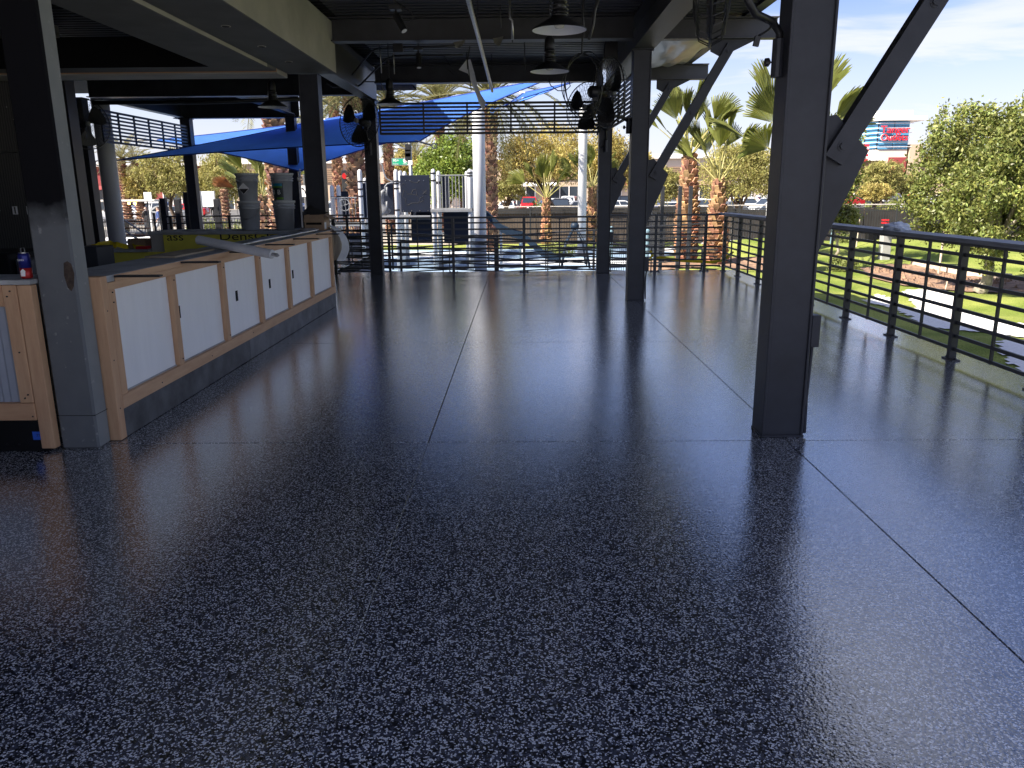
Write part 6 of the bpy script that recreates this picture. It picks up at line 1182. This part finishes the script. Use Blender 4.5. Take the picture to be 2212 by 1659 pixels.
# traffic light and arrow sign further left, tall white board
q = at(748, 400, 42); t = thing('traffic_light', 'black traffic light with red lens beside the stout date palm', 'traffic light', (q.x, 42, GP)); mb = MB(); mb.tube([(q.x + 0.25, 42.2, GP), (q.x + 0.25, 42.2, q.z + 0.8)], 0.07, 8); mb.build('post', galv, t); mb = MB(); mb.cbox(q.x - 0.2, q.x + 0.2, 41.9, 42.1, q.z - 0.75, q.z + 0.75, 0.03); mb.build('housing', black, t)
for k, m in enumerate((rubbertyre, rubbertyre, redlamp)): mb = MB(); mb.lathe([(0.15, -0.12), (0.15, 0), (0.13, 0.01)], (q.x, 41.9, q.z - 0.46 + 0.46 * k), 14, axis='y'); mb.build('lens', m, t)
q = at(662, 413, 44); t = thing('arrow_sign', 'white road sign with two curving arrows seen past the dark column', 'sign', (q.x, 44, GP)); mb = MB(); mb.box(q.x - 0.33, q.x + 0.33, 43.95, 43.98, q.z - 0.3, q.z + 0.3); mb.build('plate', flagwhite, t); mb = MB(); mb.tube([(q.x, 44.03, GP), (q.x, 44.03, q.z + 0.3)], 0.04, 8); mb.build('post', galv, t)
mb = MB()
for s in (-1, 1): mb.tube([(q.x + s * 0.05, 43.93, q.z - 0.12), (q.x + s * 0.08, 43.93, q.z + 0.02), (q.x + s * 0.17, 43.93, q.z + 0.10)], 0.022, 5); mb.prism([(0, 0.08), (0.08, 0), (-0.06, -0.03)], (q.x + s * 0.18, 43.92, q.z + 0.12), (s, 0, 0), (0, 0, 1), (0, 0.02, 0))
mb.build('arrow', ink, t)
for lab, px, py, w_, h_, Y, mat in (('plain white board sign beside the tallest stub columns', 319, 427, 0.32, 0.45, 34, flagwhite), ('small white board sign beside the dry fan palm', 579, 408, 0.22, 0.16, 38, flagwhite)):
    q = at(px, py, Y); mb = MB(); mb.box(q.x - w_ / 2, q.x + w_ / 2, Y, Y + 0.05, q.z - h_ / 2, q.z + h_ / 2).box(q.x - 0.03, q.x + 0.03, Y + 0.051, Y + 0.10, GP, q.z); tag(mb.build('board_sign', mat), lab, 'sign')
q = at(449, 430, 34); t = thing('framed_sign', 'white sign in a thin frame standing right of the dark screen column', 'sign', (q.x, 34, GP))
mb = MB(); mb.box(q.x - 0.28, q.x + 0.28, 34, 34.04, q.z - 0.32, q.z + 0.32); mb.build('face', flagwhite, t); mb = MB(); mb.box(q.x - 0.31, q.x - 0.281, 33.98, 34.06, GP, q.z + 0.34).box(q.x + 0.281, q.x + 0.31, 33.98, 34.06, GP, q.z + 0.34); mb.build('frame', galv, t)
# light standards
for px, Y, h in ((1157, 90, 4.2), (925, 88, 9), (660, 60, 6.5), (1640, 92, 4)): q = at(px, 440, Y); mb = MB(); mb.tube([(q.x, Y, GP), (q.x, Y, h)], 0.07, 8); mb.box(q.x - 0.5, q.x + 0.1, Y - 0.15, Y + 0.15, h, h + 0.12); tag(mb.build('lamp_post', galv), 'slim grey lamp post in the parking lot', 'lamp post', 'lamp posts in the parking lot')

# ------------------------------------------------------------------ cars
def car_paint(name, col): return material('car_paint_' + name, col, 0.28, var=0.03, coat=0.6) if 'car_paint_' + name not in MATS else MATS['car_paint_' + name]
PROF = {'sedan': dict(L=4.6, W=1.8, hood=0.92, belt=0.98, roof=1.44, c0=-1.55, r0=-0.75, r1=0.75, c1=1.75, tail=1.02), 'suv': dict(L=4.6, W=1.88, hood=1.05, belt=1.10, roof=1.72, c0=-1.25, r0=-0.6, r1=1.85, c1=2.2, tail=1.10), 'pickup': dict(L=5.4, W=1.95, hood=1.08, belt=1.12, roof=1.82, c0=-1.3, r0=-0.7, r1=2.3, c1=2.62, tail=1.12)}
def car(label, kind, paint, pos, rz):
    p = PROF[kind]; L, W = p['L'] / 2, p['W'] / 2; t = thing('parked_car', label, 'car', pos, rz, 'cars in the parking lot')
    def loft(rows): # rows: (x, half width, z) rings given as lists of cross sections
        pass
    bm = bmesh.new(); prof = [(-L, 0.42), (-L + 0.02, 0.70), (-L + 0.18, p['hood'] - 0.10), (p['c0'], p['hood']), (p['c0'] + 0.1, p['belt']), (p['c1'], p['belt']), (L - 0.08, p['tail'] - 0.04), (L, p['tail'] - 0.25), (L - 0.02, 0.42), (L - 0.25, 0.28), (-L + 0.25, 0.28)]
    mb = MB(); n = len(prof); ws = (-W, -W + 0.10, W - 0.10, W); vs = []
    for k, w_ in enumerate(ws):
        s = 0.94 if k in (0, 3) else 1.0
        for x, z in prof: vs.append((x * (0.985 if k in (0, 3) else 1), w_, 0.28 + (z - 0.28) * s if z > 0.5 else z))
    mb.add(vs, [tuple(range(n)), tuple(range(4 * n - 1, 3 * n - 1, -1))] + [(k * n + i, (k + 1) * n + i, (k + 1) * n + (i + 1) % n, k * n + (i + 1) % n) for k in range(3) for i in range(n)]); mb.build('body', paint, t, False, True)
    zb, zr = p['belt'] - 0.02, p['roof']; wb, wr = W - 0.07, W - 0.26
    A = [(p['c0'], -wb, zb), (p['c1'], -wb, zb), (p['c1'], wb, zb), (p['c0'], wb, zb), (p['r0'], -wr, zr), (p['r1'], -wr, zr), (p['r1'], wr, zr), (p['r0'], wr, zr)]; A = [Vector(v) for v in A]
    mb = MB(); mb.add(A, [(4, 5, 6, 7), (0, 1, 5, 4), (1, 2, 6, 5), (2, 3, 7, 6), (3, 0, 4, 7)]); m_ = (Vector(A[4]) + A[6]) / 2; mb.box(p['r0'] + 0.1, p['r1'] - 0.1, -wr + 0.08, wr - 0.08, zr - 0.02, zr + 0.03); mb.build('cabin', paint, t, False, True)
    def pane(q, lo=0.12, hi=0.86, a=0.06, b=0.94):
        B0, B1, T1, T0 = [Vector(A[i]) for i in q]; f = lambda u, v: B0.lerp(B1, u).lerp(T0.lerp(T1, u), v); nrm = (B1 - B0).cross(T0 - B0).normalized(); nrm = nrm if nrm.dot((B0 + T1) / 2 - Vector(((p['c0'] + p['c1']) / 2, 0, (zb + zr) / 2))) > 0 else -nrm
        mb = MB(); mb.add([f(a, lo) + nrm * .012, f(b, lo) + nrm * .012, f(b, hi) + nrm * .012, f(a, hi) + nrm * .012], [(0, 1, 2, 3)]); mb.build('window', darkglass, t, False, True)
    pane((3, 0, 4, 7)); pane((1, 2, 6, 5)); pane((0, 1, 5, 4), a=0.12, b=0.5); pane((0, 1, 5, 4), a=0.53, b=0.9); pane((2, 3, 7, 6), a=0.1, b=0.47); pane((2, 3, 7, 6), a=0.5, b=0.88)
    for x in (-L * 0.62, L * 0.62):
        for s in (-1, 1):
            mb = MB(); mb.lathe([(0.2, 0.0), (0.33, 0.0), (0.34, -0.03 * s), (0.34, -0.2 * s), (0.3, -0.22 * s)], (x, s * W * 0.995, 0.34), 16, axis='y'); wh = mb.build('wheel', rubbertyre, t, False, True); mb = MB(); mb.lathe([(0.001, 0.012 * s), (0.2, 0.006 * s), (0.21, -0.02 * s)], (x, s * W * 0.995, 0.34), 12, axis='y'); mb.build('rim', hub, wh, False, True)
    for s in (-1, 1):
        mb = MB(); mb.cbox(-L + 0.005, -L + 0.16, s * (W - 0.30) - 0.17, s * (W - 0.30) + 0.17, 0.66, 0.80, 0.02); mb.build('headlight', whitelamp, t, False, True); mb = MB(); mb.cbox(L - 0.14, L - 0.005 + 0.02, s * (W - 0.2) - 0.09, s * (W - 0.2) + 0.09, 0.72, 0.95, 0.02); mb.build('taillight', redlamp, t, False, True)
    mb = MB(); mb.box(-L - 0.012, -L + 0.05, -W + 0.3, W - 0.3, 0.42, 0.6); mb.build('grille', black, t, False, True); mb = MB(); mb.box(L - 0.03, L + 0.008, -0.25, 0.25, 0.6, 0.74); mb.build('number_plate', flagwhite, t, False, True)
    for s in (-1, 1): mb = MB(); mb.cbox(p['c0'] + 0.25, p['c0'] + 0.42, s * (W + 0.06) - 0.08, s * (W + 0.06) + 0.08, p['belt'] - 0.02, p['belt'] + 0.12, 0.02); mb.build('mirror', black, t, False, True)
    return t
Wt, Sv, Bl, Bk, Rd, Gy, Tn = [car_paint(n, c) for n, c in (('white', (0.72, 0.73, 0.74)), ('silver', (0.45, 0.47, 0.49)), ('blue', (0.06, 0.10, 0.26)), ('black', (0.015, 0.015, 0.018)), ('red', (0.42, 0.012, 0.015)), ('grey', (0.10, 0.105, 0.12)), ('tan', (0.36, 0.31, 0.24)))]
def park(label, px, Y, kind, paint, rz): q = at(px, 430, Y); car(label, kind, paint, (q.x, Y, GP + 0.006), R(rz))
for a in (('red pickup with a closed bed seen from behind', 1144, 92, 'pickup', Rd, -92), ('white sedan parked left of the red pickup', 1097, 84, 'sedan', Wt, 84), ('white hatchback with blue tinted glass behind the small fan palm', 1190, 80, 'suv', Wt, 15), ('black rear window suv beside the white hatchback', 1211, 76, 'suv', Bk, 88),
          ('white van parked behind the leaning mesquite trunk', 1228, 96, 'pickup', Wt, 80), ('silver sedan next to the pale pole', 1243, 80, 'sedan', Sv, 30), ('white sedan behind the far braced column', 1332, 82, 'sedan', Wt, 12), ('dark pickup behind the far brace', 1322, 96, 'pickup', Bk, 10),
          ('white sports utility car beside the middle column', 1413, 92, 'suv', Wt, -70), ('blue and white wagon behind the stub posts', 1428, 86, 'suv', Bl, -68), ('pale green sedan facing the patio behind the stub posts', 1446, 70, 'sedan', Sv, 85), ('grey car beside the tall fan palm', 1462, 84, 'sedan', Gy, 85),
          ('white suv facing the patio between the fan palms', 1523, 66, 'suv', Wt, 82), ('black suv behind the white one between the palms', 1532, 82, 'suv', Bk, 80), ('dark green car behind the shorter fan palm', 1585, 70, 'sedan', Gy, 88), ('white wagon behind the twisted mesquite trunks', 1622, 76, 'suv', Wt, 160), ('white pickup near the red banner', 1655, 84, 'pickup', Wt, 20),
          ('silver wagon beside the red banner', 1668, 72, 'suv', Sv, 15), ('large white car just behind the screened fence banner', 1690, 47, 'suv', Wt, 8), ('red sports coupe parked beyond the young tree', 1829, 112, 'sedan', Rd, 10), ('dark grey sedan turning towards the patio by the stop sign', 1979, 108, 'sedan', Gy, 40),
          ('grey suv half hidden by the yellow tree', 1945, 116, 'suv', Gy, 10), ('white car parked beyond the dark grey sedan', 2012, 116, 'sedan', Wt, 5), ('white sedan beside the golf cart', 262, 72, 'sedan', Wt, 10), ('white suv behind the left stub columns', 318, 76, 'suv', Wt, 5), ('dark wagon behind the thin palms', 290, 84, 'suv', Gy, 8),
          ('silver sedan parked left of the dark column', 355, 70, 'sedan', Sv, 20), ('red sedan right of the left stub columns', 398, 84, 'sedan', Rd, 5), ('white sedan seen past the dark column', 668, 66, 'sedan', Wt, 10), ('blue sedan between dark columns', 640, 78, 'sedan', Bl, 10), ('white suv next to the arrow sign', 696, 70, 'suv', Wt, 5)): park(*a)
# golf cart with lit amber lamps
q = at(290, 470, 31); gx = q.x
t = thing('golf_cart', 'golf cart with a cream roof and small lit amber lamps behind the stair rails', 'golf cart', (gx, 31, G))
mb = MB(); zr_ = at(290, 434, 31).z; mb.cbox(gx - 1.25, gx + 1.15, 30.4, 31.7, zr_ - 0.03, zr_ + 0.05, 0.02); mb.build('roof', stone, t)
for dx in (-1.0, 0.75):
    for dy in (-0.45, 0.55): mb = MB(); mb.tube([(gx + dx, 31 + dy, G + 0.4), (gx + dx * 1.05, 31 + dy, zr_ - 0.03)], 0.03, 6); mb.build('roof_post', black, t)
mb = MB(); mb.cbox(gx - 1.2, gx + 1.1, 30.5, 31.6, G + 0.30, G + 0.62, 0.06); mb.build('body', flagwhite, t); mb = MB(); mb.cbox(gx - 0.5, gx + 0.2, 30.55, 31.55, G + 0.63, G + 0.80, 0.04).cbox(gx - 0.6, gx - 0.48, 30.55, 31.55, G + 0.80, G + 1.2, 0.03); mb.build('seat', black, t)
for dx in (-0.8, 0.75):
    for y in (30.5, 31.6): mb = MB(); mb.lathe([(0.1, -0.06), (0.22, -0.06), (0.22, 0.06), (0.1, 0.06)], (gx + dx, y, G + 0.225), 14, axis='y'); mb.build('wheel', rubbertyre, t)
for px in (278, 291): q = at(px, 438, 30.35); mb = MB(); mb.lathe([(0.001, -0.03), (0.05, -0.02), (0.05, 0.02)], (q.x, 30.36, zr_ - 0.085), 10, axis='y'); mb.build('amber_lamp', amber, t)
# outdoor stair rails beside the white pole
t = thing('stair_rail', 'sloping grey stair rails with orange brown treads beside the white pole', 'stair', (at(270, 480, 18.8).x, 18.8, G))
for k in range(5):
    y0_ = 455 + 22 * k; mb = MB(); mb.bar(at(238, y0_, 19.6), at(238 + 75, y0_ + 50, 19.2), 0.04, 0.03); mb.build('rail_bar', greyplay, t)
for k in range(6): mb = MB(); a = at(246, 462 + 15 * k, 20.0); b = at(305 + 8 * k, 463 + 15 * k, 20.0); mb.bar(a, b, 0.25, 0.03); mb.build('tread', material('rusty_tread', (0.30, 0.14, 0.07), 0.8) if 'rusty_tread' not in MATS else MATS['rusty_tread'], t)
for px in (247, 330): a = at(px, 460, 20.0); mb = MB(); mb.tube([(a.x, 20.05, G), (a.x, 20.05, a.z)], 0.03, 8); mb.build('post', railmat, t)

# ------------------------------------------------------------------ distant people
def person(label, pos, shirt, trousers, rz, stride=0.18, s=1.0):
    o_ = thing('person', label, 'person', pos, rz, 'people walking by the parked cars')
    J = dict(pel=(0, 0, .95), ch=(0, 0, 1.3), nk=(0, 0, 1.48), hd=(0, -.01, 1.60), ht=(0, 0, 1.75), sl=(.19, 0, 1.42), el=(.26, .04, 1.13), wl=(.25, -.1, .90), fl=(.25, -.13, .80), sr=(-.19, 0, 1.42), er=(-.26, .06, 1.14), wr=(-.25, -.02, .89), fr=(-.25, -.04, .79), hl=(.10, 0, .90), kl=(.10, -stride, .50), al=(.10, -stride * 1.2, .09), tl=(.10, -stride * 1.2 - .15, .03), hr=(-.10, 0, .90), kr=(-.10, stride * .6, .50), ar=(-.10, stride * 1.5, .11), tr=(-.10, stride * 1.5 - .14, .03))
    K = list(J); E_ = [('pel', 'ch'), ('ch', 'nk'), ('nk', 'hd'), ('hd', 'ht'), ('ch', 'sl'), ('sl', 'el'), ('el', 'wl'), ('wl', 'fl'), ('ch', 'sr'), ('sr', 'er'), ('er', 'wr'), ('wr', 'fr'), ('pel', 'hl'), ('hl', 'kl'), ('kl', 'al'), ('al', 'tl'), ('pel', 'hr'), ('hr', 'kr'), ('kr', 'ar'), ('ar', 'tr')]
    rad = dict(pel=.15, ch=.17, nk=.06, hd=.10, ht=.07, sl=.075, sr=.075, el=.048, er=.048, wl=.035, wr=.035, fl=.03, fr=.03, hl=.095, hr=.095, kl=.06, kr=.06, al=.042, ar=.042, tl=.035, tr=.035)
    me = bpy.data.meshes.new('body'); me.from_pydata([J[k] for k in K], [(K.index(a), K.index(b)) for a, b in E_], []); o = bpy.data.objects.new('body', me); COL.objects.link(o)
    md = o.modifiers.new('skin', 'SKIN'); o.modifiers.new('sub', 'SUBSURF').levels = 1
    for i, k in enumerate(K): me.skin_vertices[0].data[i].radius = (rad[k],) * 2
    me.skin_vertices[0].data[0].use_root = True
    m2 = bpy.data.meshes.new_from_object(o.evaluated_get(bpy.context.evaluated_depsgraph_get())); bpy.data.objects.remove(o); skin = material('skin_tone', (0.42, 0.26, 0.19), 0.6) if 'skin_tone' not in MATS else MATS['skin_tone']
    m2.materials.clear()
    for m in (shirt, trousers, skin, ink): m2.materials.append(m)
    for p in m2.polygons:
        c = p.center; p.material_index = 3 if c.z > 1.68 else (2 if c.z > 1.47 or (abs(c.x) > .2 and c.z < 1.08) else (0 if c.z > .93 else (1 if c.z > .12 else 3))); p.use_smooth = True
    b_ = inst('body', m2, o_); b_.scale = (s,) * 3
for lab, px, Y, sh, tr, rz in (('walking person in a dark top and grey trousers near the stub columns', 314, 48, ink, Gy, 60), ('person in a blue top standing between the stub columns', 339, 47, Bl, Sv, -70), ('distant person in dark clothes under the mesquite', 463, 60, ink, Bk, 30)):
    q = at(px, 440, Y); person(lab, (q.x, Y, GP), sh, tr, R(rz))
